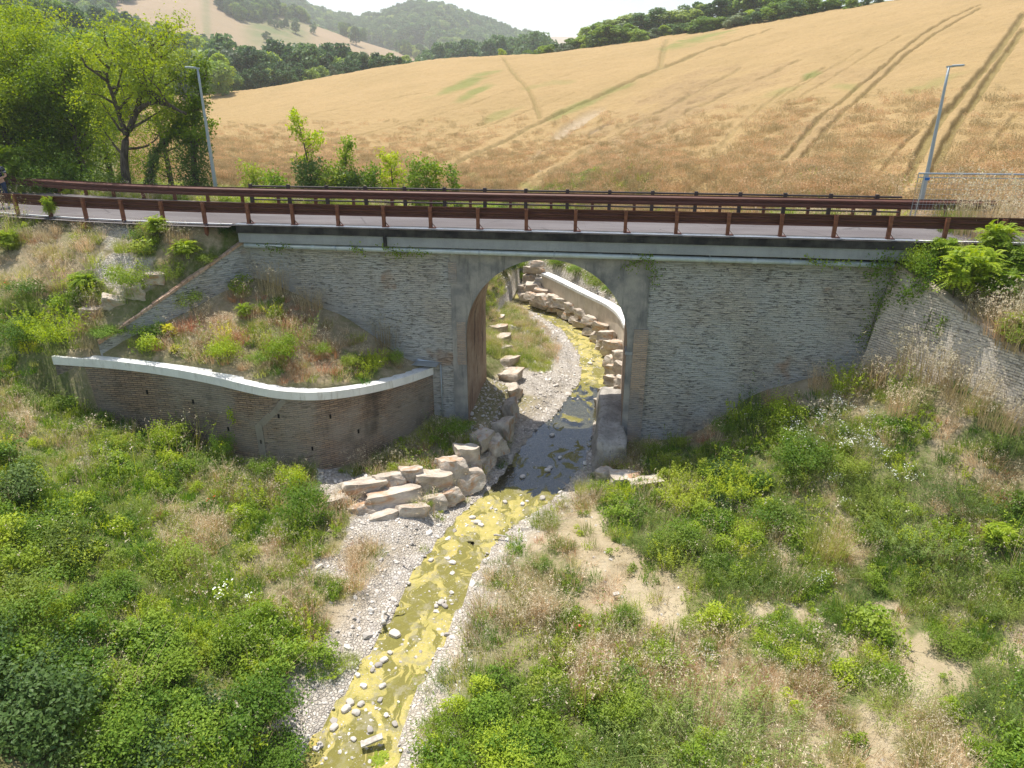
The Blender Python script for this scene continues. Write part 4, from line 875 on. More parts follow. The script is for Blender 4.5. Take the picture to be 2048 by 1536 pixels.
K['daisy'] = [m_shoots(23, 24, .22, .5, .032, [mm['leaf_feather'], mm['petal_white']], per=16, aspect=.3, headm=1), m_bush(24, .22, .4, 180, .035, [mm['leaf_bright'], mm['petal_white']], lumps=5, fl=26, flmat=1, flsize=.032)]
K['yellow'] = [m_shoots(25, 16, .16, .4, .045, [mm['leaf_yellow']], per=20)]
K['pale'] = [m_grass(26, 44, .2, .62, .008, [mm['grass_dry'], mm['seed_pale']], heads=40, lean=.35, headsize=.04)]
K['poppy'] = [m_bush(27, .14, .3, 60, .035, [mm['leaf_mid'], mm['petal_red']], lumps=3, fl=4, flmat=1, flsize=.06)]
K['robinia'] = [m_robinia(28, .5, .6, 90, .05, [mm['leaf_robinia'], mm['bark']])]

K['stems'] = [m_shoots(601, 7, .3, .95, .05, [mm['leaf_bright'], mm['seed_pale']], per=22, lean=.35, headm=1), m_shoots(602, 6, .25, .8, .045, [mm['leaf_mid'], mm['seed_pale']], per=20, lean=.4), m_grass(603, 24, .3, .9, .009, [mm['grass_dry'], mm['seed_pale']], heads=20, lean=.4)]
# ------------------------------------------------------------ scattering (ground cover nobody could count)
SRC = {}
def scatter(name, label, cat, meshes, P, rot, scl, idx, kind='stuff', group=None):
    """one object whose points carry clumps"""
    key = tuple(m.name for m in meshes)
    if key not in SRC:
        c = bpy.data.collections.new('clumps_'+name)
        for i, me in enumerate(meshes): o = bpy.data.objects.new('%02d_' % i+me.name, me); c.objects.link(o)
        SRC[key] = c
    me = bpy.data.meshes.new(name); n = len(P); me.vertices.add(n); me.vertices.foreach_set('co', np.asarray(P, dtype=np.float32).ravel())
    a = me.attributes.new('rot', 'FLOAT_VECTOR', 'POINT'); a.data.foreach_set('vector', np.asarray(rot, dtype=np.float32).ravel())
    a = me.attributes.new('scl', 'FLOAT', 'POINT'); a.data.foreach_set('value', np.asarray(scl, dtype=np.float32))
    a = me.attributes.new('idx', 'INT', 'POINT'); a.data.foreach_set('value', np.asarray(idx, dtype=np.int32))
    o = link(name, me); g = bpy.data.node_groups.new(name, 'GeometryNodeTree')
    g.interface.new_socket('Geometry', in_out='INPUT', socket_type='NodeSocketGeometry'); g.interface.new_socket('Geometry', in_out='OUTPUT', socket_type='NodeSocketGeometry')
    gi = g.nodes.new('NodeGroupInput'); go = g.nodes.new('NodeGroupOutput'); ip = g.nodes.new('GeometryNodeInstanceOnPoints'); ci = g.nodes.new('GeometryNodeCollectionInfo')
    ci.inputs[0].default_value = SRC[key]; ci.inputs['Separate Children'].default_value = True; ci.inputs['Reset Children'].default_value = True
    def na(nm, ty):
        x = g.nodes.new('GeometryNodeInputNamedAttribute'); x.data_type = ty; x.inputs['Name'].default_value = nm; return x.outputs['Attribute']
    lk = g.links.new; lk(gi.outputs[0], ip.inputs['Points']); lk(ci.outputs[0], ip.inputs['Instance']); ip.inputs['Pick Instance'].default_value = True
    lk(na('idx', 'INT'), ip.inputs['Instance Index']); er = g.nodes.new('FunctionNodeEulerToRotation'); lk(na('rot', 'FLOAT_VECTOR'), er.inputs[0]); lk(er.outputs[0], ip.inputs['Rotation']); lk(na('scl', 'FLOAT'), ip.inputs['Scale']); lk(ip.outputs[0], go.inputs[0])
    md = o.modifiers.new('scatter', 'NODES'); md.node_group = g
    tag(o, label, cat, group, kind); return o
# candidate points over the near ground that the camera or a camera a step aside could see
NC = 130000
cx = rng.uniform(-30, 27, NC); cyy = rng.uniform(-15, 13, NC); cz = height(cx, cyy); uu, vv = proj(cx, cyy, cz)
dS, wS = seg_dist(cx, cyy, SC, SW); eS = dS-wS
ok = (uu > -700) & (uu < 2700) & (vv > 300) & (vv < 1950) & (eS > .12)
ok &= ~((cyy > road_y0(cx)-.12) & (cyy < road_y0(cx)+4.85)) & ~((cyy > -.12) & (cyy < 3.9) & (cx > -10.7) & (cx < 10.3))
dc = seg_dist(cx, cyy, COP[:, :2]); ok &= ~((dc < .5) & inpoly(cx, cyy, MOUND) & (vnoise(cx, cyy, .5, 41) < .28)) & ~(dc < .13)
ok &= ~((np.abs(side(cx, cyy, WRa, WRb))/7.2 < .5) & (cx > 9.7) & (cyy < .2) & (cyy > -6.3)) & ~((np.abs(side(cx, cyy, WLa, WLb))/4.92 < .35) & (cyy > -3.6) & (cyy < .2))
ok &= ~((cyy > 3.7) & (cyy < 14) & (np.abs(cx) < 5.8))
cx, cyy, cz, eS, dc = cx[ok], cyy[ok], cz[ok], eS[ok], dc[ok]; kk = veg_at(cx, cyy, cz); AREA = 57*28/NC     # area each candidate stands for
bank = sstep(.12, 1.0, eS+.35*vnoise(cx, cyy, .7, 42))
STEM = dict(L=1.2, B=.9, K=.5, F=1.0, W=1.2, G=.6, O=.8)
TAB = {  # clumps per square metre
 'stems': STEM,
 'grass': dict(G=8.70, L=4.35, B=1.45, K=0.72, O=7.25, D=3.48, R=1.74, F=4.35, W=7.25, S=1.1, g=0.36),
 'lush': dict(G=5.60, L=4.20, B=1.40, O=1.68, W=2.80, F=1.40, S=0.42, I=1.40),
 'dry': dict(G=.8, O=4.5, D=9, R=3, F=1.2, W=1.8, S=1.5, L=.3, g=.25),
 'red': dict(R=9, O=.7, D=1.6, S=.25, W=.3),
 'herb': dict(G=5, L=3, B=1.5, O=2.2, D=.8, F=2, W=3, S=1.3, g=.15, I=2),
 'bright': dict(L=4.2, G=1.6, B=.8, O=.35, I=2.0, W=.5, F=.4),
 'bramble': dict(B=5, K=3, L=.8, I=3, G=.25),
 'dark': dict(K=4, B=.5, I=1.5),
 'feather': dict(F=4.5, W=1, G=.5, B=.3, S=.12, O=.4),
 'daisy': dict(W=5, D=.05, G=.05), 'yellow': dict(G=.1, O=.12, L=.12, D=.04), 'pale': dict(D=2.2, O=.6, W=.25, S=.25, G=.15), 'poppy': dict(D=.03, G=.02, O=.05), 'robinia': dict(I=.8)}
NAMES = {'stems': ('tall_weed_stems', 'tall thin weed stems standing above the leafy banks'), 'grass': ('green_grass', 'green meadow grass growing over the slopes and the creek banks'), 'lush': ('lush_grass', 'bright fresh grass among the weeds on the slopes'), 'dry': ('dry_grass', 'dry straw coloured grass on the sunny slopes'),
 'red': ('reddish_grass', 'flattened reddish dry grass at the foot of the walls'), 'herb': ('low_herbs', 'small leafy herbs scattered over the banks'), 'bright': ('leafy_weeds', 'dense light green leafy weeds on the banks'),
 'bramble': ('bramble_cover', 'tangled dark green bramble cover on the lower left slope'), 'dark': ('ground_ivy', 'dark leafy ground cover in the lower left corner'), 'feather': ('feathery_weeds', 'blue green feathery weeds over the right bank'),
 'daisy': ('white_daisies', 'small white flowering daisies on the right slope'), 'yellow': ('yellow_herbs', 'yellow green herbs dotted through the grass'), 'pale': ('oat_grass', 'tall pale oat grass with hanging seed heads'), 'poppy': ('poppies', 'scattered plants with red poppy flowers'), 'robinia': ('young_robinia_cover', 'young feathery leaved shoots by the right end of the bridge')}
patchn = vnoise(cx, cyy, .9, 51)
for q, (ty, tab) in enumerate(TAB.items()):
    dn = dens_letter(kk, tab)*bank*AREA*(1+1.3*vnoise(cx, cyy, .75, 60+q)); s_ = rng.uniform(0, 1, len(cx)) < dn
    if ty in ('bramble', 'bright', 'dark', 'feather'): s_ &= eS > .55
    s_ &= ~((dc < .5) & (np.array([ty in ('bramble', 'bright', 'dark')]*len(cx))))
    n = int(s_.sum())
    if not n: continue
    sc_ = rng.uniform(.65, 1.3, n)*(1+.5*patchn[s_])*np.where(eS[s_] < .6, .6, 1)
    P = np.stack([cx[s_], cyy[s_], cz[s_]-.015], 1); R_ = np.stack([rng.normal(0, .12, n), rng.normal(0, .12, n), rng.uniform(0, 6.28, n)], 1)
    nm, lb = NAMES[ty]; scatter(nm, lb, nm.replace('_', ' '), K[ty], P, R_, sc_, rng.integers(0, len(K[ty]), n))
# far bank vegetation beyond the bridge (through the arch, along the verge)
def scatter_area(name, label, ty, pts_fn, n, smin=.8, smax=1.4):
    P = pts_fn(n); m_ = len(P); R_ = np.stack([rng.normal(0, .12, m_), rng.normal(0, .12, m_), rng.uniform(0, 6.28, m_)], 1)
    return scatter(name, label, name.replace('_', ' '), K[ty], P, R_, rng.uniform(smin, smax, m_), rng.integers(0, len(K[ty]), m_))
def ups_pts(cond, x0, x1, y0, y1):
    def fn(n):
        n = int(n); x = rng.uniform(x0, x1, n*4); y = rng.uniform(y0, y1, n*4); z = height(x, y); d_, w_ = seg_dist(x, y, SC, SW); k = cond(x, y, z, d_-w_)
        return np.stack([x, y, z], 1)[k][:n]
    return fn
dUP = lambda x, y: seg_dist(x, y, UP[:, :2])
rightside = lambda x, y: x > np.interp(y, [4, 10, 16, 20, 24, 28], [1.0, 1.3, .2, -2, -4, -9])
scatter_area('gravel_bar_grass', 'yellowish grass on the gravel bar beyond the arch', 'grass', ups_pts(lambda x, y, z, e: (e > 1.3+.8*vnoise(x, y, 2, 3)) & ~rightside(x, y) & (y > 6.5), -7, 2, 5, 25), 1500, .6, 1.1)
scatter_area('gravel_bar_straw', 'dry grass on the gravel bar beyond the arch', 'dry', ups_pts(lambda x, y, z, e: (e > 1.0) & ~rightside(x, y) & (y > 8), -7, 2, 5, 25), 700, .5, .9)
bankc = lambda x, y, z, e: ((rightside(x, y) & (z > 1.5) & (e > 1.8)) | (~rightside(x, y) & (y > 21.5) & (e > .6))) & (seg_dist(x, y, UP[:, :2]) > .5)
for ty, n, nm, lb in (('bright', 520, 'upstream_weeds', 'bright leafy weeds on the slope above the far white coping'), ('grass', 700, 'upstream_grass', 'grass on the slope above the far white coping'), ('dry', 600, 'upstream_straw', 'dry grass on the slope above the far white coping'), ('bramble', 260, 'upstream_bramble', 'dark brambles on the slope behind the arch')):
    scatter_area(nm, lb, ty, ups_pts(bankc, -8, 4.6, 6, 31), n*5, .8, 1.7)
vy = lambda x: road_y0(x)+5.0
for ty, n, nm, lb, w2 in (('bright', 900, 'verge_weeds', 'bright green weeds along the far verge of the road', 4), ('grass', 1800, 'verge_grass', 'green grass along the far verge of the road', 5), ('pale', 700, 'verge_oats', 'pale dry grass along the edge of the wheat field', 6), ('lush', 900, 'verge_lush_grass', 'fresh grass behind the far guardrail', 4)):
    def fn(n, w2=w2, ty=ty):
        x = rng.uniform(-30, 22, n*2); y = vy(x)+rng.uniform(0, w2, n*2)**1.0; keep = (x < 6) | (rng.uniform(0, 1, n*2) < (.35 if ty != 'bright' else .1)); keep &= (x < -6.8) | (x > 6); x, y = x[keep][:n], y[keep][:n]
        return np.stack([x, y, height(x, y)], 1)
    scatter_area(nm, lb, ty, fn, n, .8, 1.4)
x = rng.uniform(-34, -8, 9000); y = rng.uniform(6, 40, 9000); z = height(x, y); fu_, fv_ = proj(x, y, z); k = (fu_ > -200)
scatter('meadow_grass', 'green grass under the trees beyond the road', 'meadow grass', K['grass'], np.stack([x, y, z], 1)[k], np.stack([x*0, x*0, rng.uniform(0, 6.28, 9000)], 1)[k], rng.uniform(1, 1.9, 9000)[k], rng.integers(0, 3, 9000)[k])

# wheat stalks: tufts standing in the canopy of the near part of the field
def m_wheat(seed):
    rg = np.random.default_rng(seed); L = Leaves(); V, F, t = blades(rg, 70, .45, .3, .016, .35, seg=2); L.add(V, F, np.tile(rg.uniform(0, 1, 70), 2)); P = t+rg.normal(0, .01, t.shape); V, F = leaf_cloud(np.repeat(P, 2, 0), .075, rg, up=.2, aspect=.3); L.add(V, F, rg.uniform(0, 1, len(F))); return L.mesh('wheat_tuft', [M['wheat_ear']])
M['wheat_ear'] = leaf_mat('wheat_ear', (.48, .365, .18), (.6, .47, .26), trans=.2, patch=.2)
WK = [m_wheat(70), m_wheat(71)]
NWH = 22000; ia = rng.integers(0, NA-1, NWH); ib = (rng.uniform(0, 1, NWH)**1.6*(NB*.42)).astype(int); id_ = ib*NA+ia
trw = np.maximum.reduce([np.roll(trk, k) for k in (-4, -2, 0, 2, 4)]); keep = (trw[id_] < .12) & (rng.uniform(0, 1, NWH) > edge[id_]/edge[id_].max()*.9) & (bare[id_] < .3) & (gpatch[id_] < .6) & (edge[id_] > .005); id_ = id_[keep]; n = len(id_)
PW = np.c_[FX, fz0+crop][id_]+np.c_[rng.uniform(-.3, .3, (n, 2)), np.full(n, -.12)]
scatter('wheat_ears', 'ripe golden wheat standing in the field beyond the road', 'wheat', WK, PW, np.stack([rng.normal(.1, .15, n), rng.normal(-.1, .15, n), rng.uniform(0, 6.28, n)], 1), rng.uniform(.8, 1.4, n), rng.integers(0, 2, n))

# ------------------------------------------------------------ stones
from mathutils import noise as mnoise
def rock_mesh(seed, cuts=5, rough=.16, elong=(1, 1, 1), sub_=3, flat=5):
    rg = random.Random(seed); bm = bmesh.new(); bmesh.ops.create_icosphere(bm, subdivisions=sub_+(1 if sub_ == 3 else 0), radius=.95 if sub_ > 2 else .6); J = lambda: rg.gauss(0, .13)
    pl = [(Vector((a+J(), b_+J(), c+J())).normalized(), rg.uniform(.42, .5)) for a, b_, c in ((1,0,0),(-1,0,0),(0,1,0),(0,-1,0),(0,0,1),(0,0,-1))]
    pl += [(Vector((rg.choice((-1, 1))*rg.uniform(.3, 1), rg.choice((-1, 1))*rg.uniform(.3, 1), rg.uniform(-.8, 1))).normalized(), rg.uniform(.5, .6)) for _ in range(cuts)]
    off = Vector((rg.uniform(0, 50), 0, 0))
    for v in bm.verts:
        p = v.co.copy()
        for _ in range(2):
            for nn, d in pl:
                e = p.dot(nn)-d
                if e > 0: p -= nn*e*.88
        p += mnoise.noise_vector(p*1.6+off)*rough*.55+mnoise.noise_vector(p*4+off)*rough*.4+mnoise.noise_vector(p*14+off)*rough*.08
        v.co = Vector((p.x*elong[0], p.y*elong[1], p.z*elong[2]))
    me = bpy.data.meshes.new('boulder'); bm.to_mesh(me); bm.free(); me.materials.append(M['rock'])
    for p in me.polygons: p.use_smooth = True
    try: me.set_sharp_from_angle(angle=rad(28))
    except Exception: pass
    return me
ROCKS = [rock_mesh(100+i) for i in range(9)]
def boulder(u, v, w_, h_, z0, label, group, rz=None, D=None, k=None, name='boulder', tilt=0.):
    """stone seen at pixel (u, v), w_ x h_ pixels large, its middle about z0 high"""
    c = atz(u, v, z0); q = np.array(c)-CAM; zz = q@cF; m_ = zz/FPX
    W3 = w_*m_*1.1; H3 = h_*m_*.92; Dp = D if D else min(W3, max(H3, W3*.6))
    k = random.randrange(len(ROCKS)) if k is None else k
    o = link(name, ROCKS[k], loc=tuple(c)); o.scale = (W3/.92, Dp/.95, H3*.88); o.rotation_euler = (tilt, random.uniform(-.08, .08), rz if rz is not None else random.uniform(-.3, .3)); return tag(o, label, 'boulder', group)

# -- boulders of the near revetment below the brick retaining wall
GB = 'boulders of the creek revetment below the brick retaining wall'
near_b = [((722,977,80,44,.75),'long pale boulder at the left end of the upper row'),((777,962,50,37,.85),'squarish white boulder in the upper row right of the long pale one'),((821,946,40,32,.95),'small pale boulder standing back at the top above the longest slab'),
 ((792,996,96,52,.5),'longest grey white slab in the middle row of the revetment'),((862,963,66,56,.6),'ochre faced boulder right of the longest slab'),((903,937,46,54,.75),'tall ochre sided boulder between two white ones in the upper row'),((932,910,40,54,.9),'upright grey speckled boulder at the top right of the sunny row'),
 ((967,878,44,42,.95),'narrow shaded boulder lying slanted beside the pier berm'),((990,890,32,46,.75),'shaded boulder leaning out above the small dark one near the water'),((968,922,36,32,.4),'small dark grey boulder alone at the right foot of the revetment'),((937,957,54,64,.35),'big tilted grey slab at the foot of the revetment'),
 ((902,992,38,38,.3),'bluish white rounded boulder at the foot of the revetment'),((863,1005,46,38,.3),'reddish boulder with weeds at its base in the bottom row'),((822,1026,56,46,.3),'ochre boulder second from the left of the bottom row'),((770,1040,52,42,.3),'wedge shaped grey boulder at the bottom left of the revetment'),
 ((722,1022,46,36,.5),'small white boulder with an orange stain left of the bottom row'),((676,1002,30,30,.8),'little pale boulder at the far left by the green bush'),
 ((1008,862,30,62,.7),'long shaded edge stone of the gravel berm under the arch'),((1022,822,26,56,.8),'flat shaded edge stone just inside the arch on the left berm')]
for (a, lb) in near_b: boulder(a[0], a[1], a[2], a[3], a[4], lb, GB, rz=.45 if a[0] < 960 else 1.1, tilt=-.12)
GR = 'white boulders at the right foot of the bridge'
for a, lb in [((1208,950,34,36,.45),'small white block at the corner of the concrete footing'),((1253,958,56,36,.5),'white boulder in the middle of three beside the right pier'),((1290,970,58,38,.5),'right hand boulder with a bright face half buried in weeds')]: boulder(a[0], a[1], a[2], a[3], a[4], lb, GR, rz=.2)
GL = 'shaded and sunlit edge boulders on the left bank beyond the arch'
for i, a in enumerate([(1022,785,40,40,.55),(1022,755,38,38,.6),(1014,728,40,34,.6),(1007,703,38,32,.6),(1001,681,38,30,.65),(995,661,38,28,.65),(989,643,38,26,.7),(983,627,36,24,.7)]):
    boulder(*a, ['first','second','third','fourth','fifth','sixth','seventh','eighth'][i]+' pale boulder counted upstream along left bank inside the arch', GL, rz=1.2)
GU = 'boulders of the far revetment curving along the right bank beyond the arch'
ordn = ['first','second','third','fourth','fifth','sixth','seventh','eighth','ninth','tenth','eleventh','twelfth','thirteenth','fourteenth','fifteenth','sixteenth']
low = [(1072,607,22,17),(1090,612,26,17),(1109,618,22,16),(1124,624,20,16),(1139,632,24,18),(1153,640,24,18),(1167,649,26,20),(1182,662,26,22),(1195,674,24,24),(1206,688,24,26),(1217,703,24,28),(1224,722,24,28),(1231,740,28,28),(1230,762,32,26),(1218,785,30,24),(1204,806,28,24)]
for i, a in enumerate(low): boulder(*a, .25, ordn[i]+' stone from far end of the lower waterside row beyond the arch', GU, rz=-.6)
upr = [(1064,592,26,19),(1083,596,28,22),(1106,600,30,26),(1125,606,26,24),(1145,615,30,24),(1164,627,30,22),(1182,640,30,22),(1202,655,30,24),(1216,672,30,26),(1232,690,28,26),(1240,712,26,28),(1243,736,26,30),(1245,765,30,30)]
for i, a in enumerate(upr): boulder(*a, .8, ordn[i]+(' orange tinted' if i in (2, 3, 4) else ' white')+' block from the far end of the upper boulder row beyond the arch', GU, rz=-.6)
topb = [(1091,564,38,22,1.35),(1068,574,30,22,1.1),(1082,584,26,16,1.0),(1060,556,26,22,1.4),(1070,540,28,20,1.9),(1076,528,24,18,2.4),(1050,578,26,22,.7),(1048,594,22,20,.35)]
for i, a in enumerate(topb): boulder(*a, ['rounded beige boulder at the end of the white coping','big white boulder below the end of the coping','flat white stone under the beige boulder','white boulder at the bend of the far creek','white boulder high up behind the bend','small topmost white boulder just under the arch crown','pale boulder at the outer tip of the bend','low white stone at the waterline of the bend'][i], GU)
for a, lb in [((1705,812,60,30,2.6),'chalky white flat stone among the daisies on the right slope')]: boulder(a[0], a[1], a[2], a[3], a[4], lb, None, rz=.3)
GE = 'pale rocks on the left embankment above the wing wall'
for a, lb in [((312,560,34,22),'white flat rock nearest to the wing wall on the left embankment'),((270,595,34,30),'grey rock between the two white ones on the left embankment'),((228,608,40,26),'white slanted rock in the middle of the left embankment'),((188,630,32,22),'leftmost pale rock low on the left embankment')]:
    p = hit(a[0], a[1]); q = (p-CAM)@cF; k = random.randrange(9); o = link('boulder', ROCKS[k], loc=(p[0], p[1], p[2]+.05)); w_ = a[2]*q/FPX; o.scale = (w_*1.1, w_*.7, a[3]*q/FPX); o.rotation_euler = (.2, .2, .5); tag(o, lb, 'boulder', GE)
# -- separate stones in the creek
ORD = ['first','second','third','fourth','fifth','sixth','seventh','eighth','ninth','tenth','eleventh','twelfth','thirteenth','fourteenth','fifteenth','sixteenth','seventeenth','eighteenth','nineteenth','twentieth','twenty-first','twenty-second','twenty-third','twenty-fourth','twenty-fifth','twenty-sixth','twenty-seventh','twenty-eighth','twenty-ninth','thirtieth','thirty-first','thirty-second','thirty-third','thirty-fourth','thirty-fifth','thirty-sixth','thirty-seventh','thirty-eighth']
PEB = [rock_mesh(200+i, cuts=2, sub_=2, rough=.1, elong=(1, .85, .6), flat=1) for i in range(4)]
for m_ in PEB: m_.materials.clear(); m_.materials.append(M['pebble'])
GS = 'single pale stones lying in the shallow creek'
cs = [(790,1268,20,'largest pale stone with a dark side in the lower middle of the creek'),(862,1120,10,'left one of two bright stones in the creek above the left bank stick'),(905,1125,11,'right one of two bright stones in the creek above the left bank stick'),(978,1150,9,None),(1085,996,11,'bright stone just outside the bridge shadow on the right'),(1045,1008,9,None),(1010,1004,9,None),(955,1045,13,None),(945,1035,10,None),(962,1050,10,None),
 (882,1205,14,None),(890,1212,11,None),(872,1212,9,None),(780,1305,9,None),(768,1320,14,None),(757,1330,12,None),(745,1340,10,None),(765,1372,12,None),(715,1350,10,None),(727,1372,12,None),(700,1405,15,'broad pale stone in the middle of the bottom cluster'),(692,1418,17,None),(712,1425,14,None),(722,1408,12,None),(668,1455,15,None),(640,1490,12,None),(632,1497,11,None),(740,1460,13,None),(773,1430,9,None),(760,1400,10,None),(707,1478,10,None),(790,1448,12,None),(1104,870,9,None),(1120,915,8,None),(1095,940,10,None),(1045,953,10,None),(1100,935,9,None),(1080,605+440,8,None),(1075,655,7,None),(1180,727,9,None)]
cs.sort(key=lambda a: a[1]); si_ = 0
for u, v, r_, lb in cs:
    p = atz(u, v, .02); q = (np.array(p)-CAM)@cF; w_ = 2*r_*q/FPX*.5; o = link('creek_stone', PEB[random.randrange(4)], loc=tuple(p)); o.scale = (w_*1.3, w_*1.1, w_*1.2); o.rotation_euler = (0, 0, random.uniform(0, 6)); tag(o, lb or ORD[si_]+' small pale stone counted down the creek from the far bend', 'stone', GS); si_ += lb is None
# -- gravel (uncountable)
PB = [rock_mesh(300+i, cuts=2, sub_=1, rough=.08, elong=(1, .8, .55), flat=1) for i in range(4)]
for m_ in PB: m_.materials.clear(); m_.materials.append(M['pebble'])
n0 = 90000; x = rng.uniform(-13, 7, n0); y = rng.uniform(-14, 24, n0); z = height(x, y); d_, w_ = seg_dist(x, y, SC, SW); e_ = d_-w_; kx = veg_at(x, y, z)
pr = np.where(e_ < 0, np.where((y > -3) & (y < 5), .02, .07+.35*(vnoise(x, y, .9, 71) > .12)), np.where(e_ < 1.1, .38, 0)); pr = np.where((kx == ord('g')) & (y < 6), .5, pr); pr = np.where((y > 4) & (z < 1.35) & (e_ < 3.2) & (e_ > 0), .55, pr); pr = np.where((kx == ord('S')) & (e_ > 1), .03, pr)
pr = np.where((x > -3.1) & (x < 2.3) & (y > -1) & (y < 4) & (z < 1.6) & (e_ > .05), .7, pr)
k = (rng.uniform(0, 1, n0) < pr) & (x > -11) & (z < 3.4); n = int(k.sum()); zz_ = np.where(e_ < 0, np.maximum(z, -.01), z)[k]
scatter('gravel', 'loose grey and white gravel along the creek banks', 'gravel', PB, np.stack([x[k], y[k], zz_], 1), rng.uniform(0, 6.28, (n, 3))*np.array([.1, .1, 1]), np.exp(rng.normal(math.log(.06), .5, n))*np.where(e_[k] < 0, .75, 1), rng.integers(0, 4, n))
# -- driftwood and boards
def stick(p0, p1, r_, label, mat='dead_wood', flat=False):
    a, b_ = np.array(p0), np.array(p1); o0 = a.copy(); e = MB()
    if flat: e.beam((0, 0, 0), b_-a, r_*2.2, r_*.7)
    else:
        L = b_-a; pts = [L*t+np.array([random.uniform(-1, 1)*r_, random.uniform(-1, 1)*r_, random.uniform(0, .6)*r_]) for t in np.linspace(0, 1, 7)]; e.tube(pts, [r_*(1.1-.6*t) for t in np.linspace(0, 1, 7)], 7)
    o = e.build('driftwood', M[mat], None, smooth=not flat, loc=tuple(o0)); return tag(o, label, 'driftwood')
stick(atz(765,1250,.2), atz(772,1210,.22), .05, 'pale weathered branch on the gravel at the left edge of the creek'); stick(atz(722,1490,.12), atz(765,1472,.2), .06, 'grey board lying across the creek near the bottom of the picture', flat=True)
stick(atz(988,1070,.12), atz(1016,1072,.2), .03, 'thin pale stick poking over the right bank of the creek'); stick(atz(805,1119,.2), atz(815,1128,.2), .025, 'short dark twig on the gravel left of the creek')
p = hit(1226, 1197); stick(p+np.array([0, 0, .1]), p+np.array([.14, .03, .14]), .05, 'small white scrap lying in the grass of the right terrace', flat=True)
p = hit(1190, 1348); stick(p+np.array([0, 0, .35]), p+np.array([.42, .02, .36]), .012, 'thin white stake lying on the tall grass near the bottom')

# ------------------------------------------------------------ shrubs that can be told apart
SB = {'robinia': [m_robinia(401, .62, .75, 330, .05, [M['leaf_robinia'], M['bark']]), m_robinia(402, .55, .6, 260, .048, [M['leaf_robinia'], M['bark']])],
 'feather': [m_shoots(403, 150, .5, .62, .034, [M['leaf_feather']], per=40, aspect=.3, lean=1.0), m_shoots(404, 110, .45, .52, .032, [M['leaf_feather']], per=38, aspect=.3, lean=.9)],
 'mid': [m_bush(405, .6, .72, 2600, .045, [M['leaf_mid']], lumps=16, shell=.25, spiky=.6), m_bush(406, .55, .6, 2200, .042, [M['leaf_mid']], lumps=14, shell=.25, spiky=.6)],
 'bright': [m_bush(407, .58, .7, 2400, .046, [M['leaf_bright']], lumps=15, shell=.25, spiky=.6), m_shoots(408, 70, .42, .75, .055, [M['leaf_bright']], per=36, lean=.7)],
 'bramble': [m_bush(409, .75, .62, 4600, .046, [M['leaf_bramble']], aspect=.7, lumps=30, shell=.25, spiky=.7, stems=50), m_bush(410, .7, .5, 4000, .044, [M['leaf_bramble']], aspect=.7, lumps=28, shell=.25, spiky=.7, stems=50)],
 'dark': [m_bush(411, .6, .7, 2600, .05, [M['leaf_dark']], aspect=.6, lumps=14, shell=.4)], 'yellow': [m_robinia(412, .45, .6, 70, .085, [M['leaf_yellow'], M['bark']])],
 'oats': [m_grass(413, 260, .42, .75, .01, [M['grass_dry'], M['seed_pale']], heads=200, lean=.35, headsize=.04)], 'grass': [m_grass(414, 420, .4, .7, .012, [M['grass_green'], M['seed_pale']], heads=40, lean=.4)]}
SIZE = {'robinia': 1.35, 'feather': 1.25, 'mid': 1.3, 'bright': 1.25, 'bramble': 1.5, 'dark': 1.3, 'yellow': 1., 'oats': 1.1, 'grass': 1.1}
CATN = {'robinia': 'young_robinia', 'feather': 'feathery_shrub', 'mid': 'green_shrub', 'bright': 'bright_green_shrub', 'bramble': 'bramble_bush', 'dark': 'dark_shrub', 'yellow': 'yellow_leaved_plant', 'oats': 'oat_grass_clump', 'grass': 'grass_clump'}
def shrub(u, v, w_, ty, label, tall=1., pos=None):
    p = hit(u, v) if pos is None else np.array(pos); q = (p-CAM)@cF; s_ = w_*q/FPX/SIZE[ty]; ms = SB[ty]
    o = link(CATN[ty], ms[random.randrange(len(ms))], loc=(p[0], p[1], p[2]-.03)); o.scale = (s_, s_, s_*tall); o.rotation_euler = (0, 0, random.uniform(0, 6.28)); return tag(o, label, 'grass clump' if ty in ('oats', 'grass') else 'shrub')
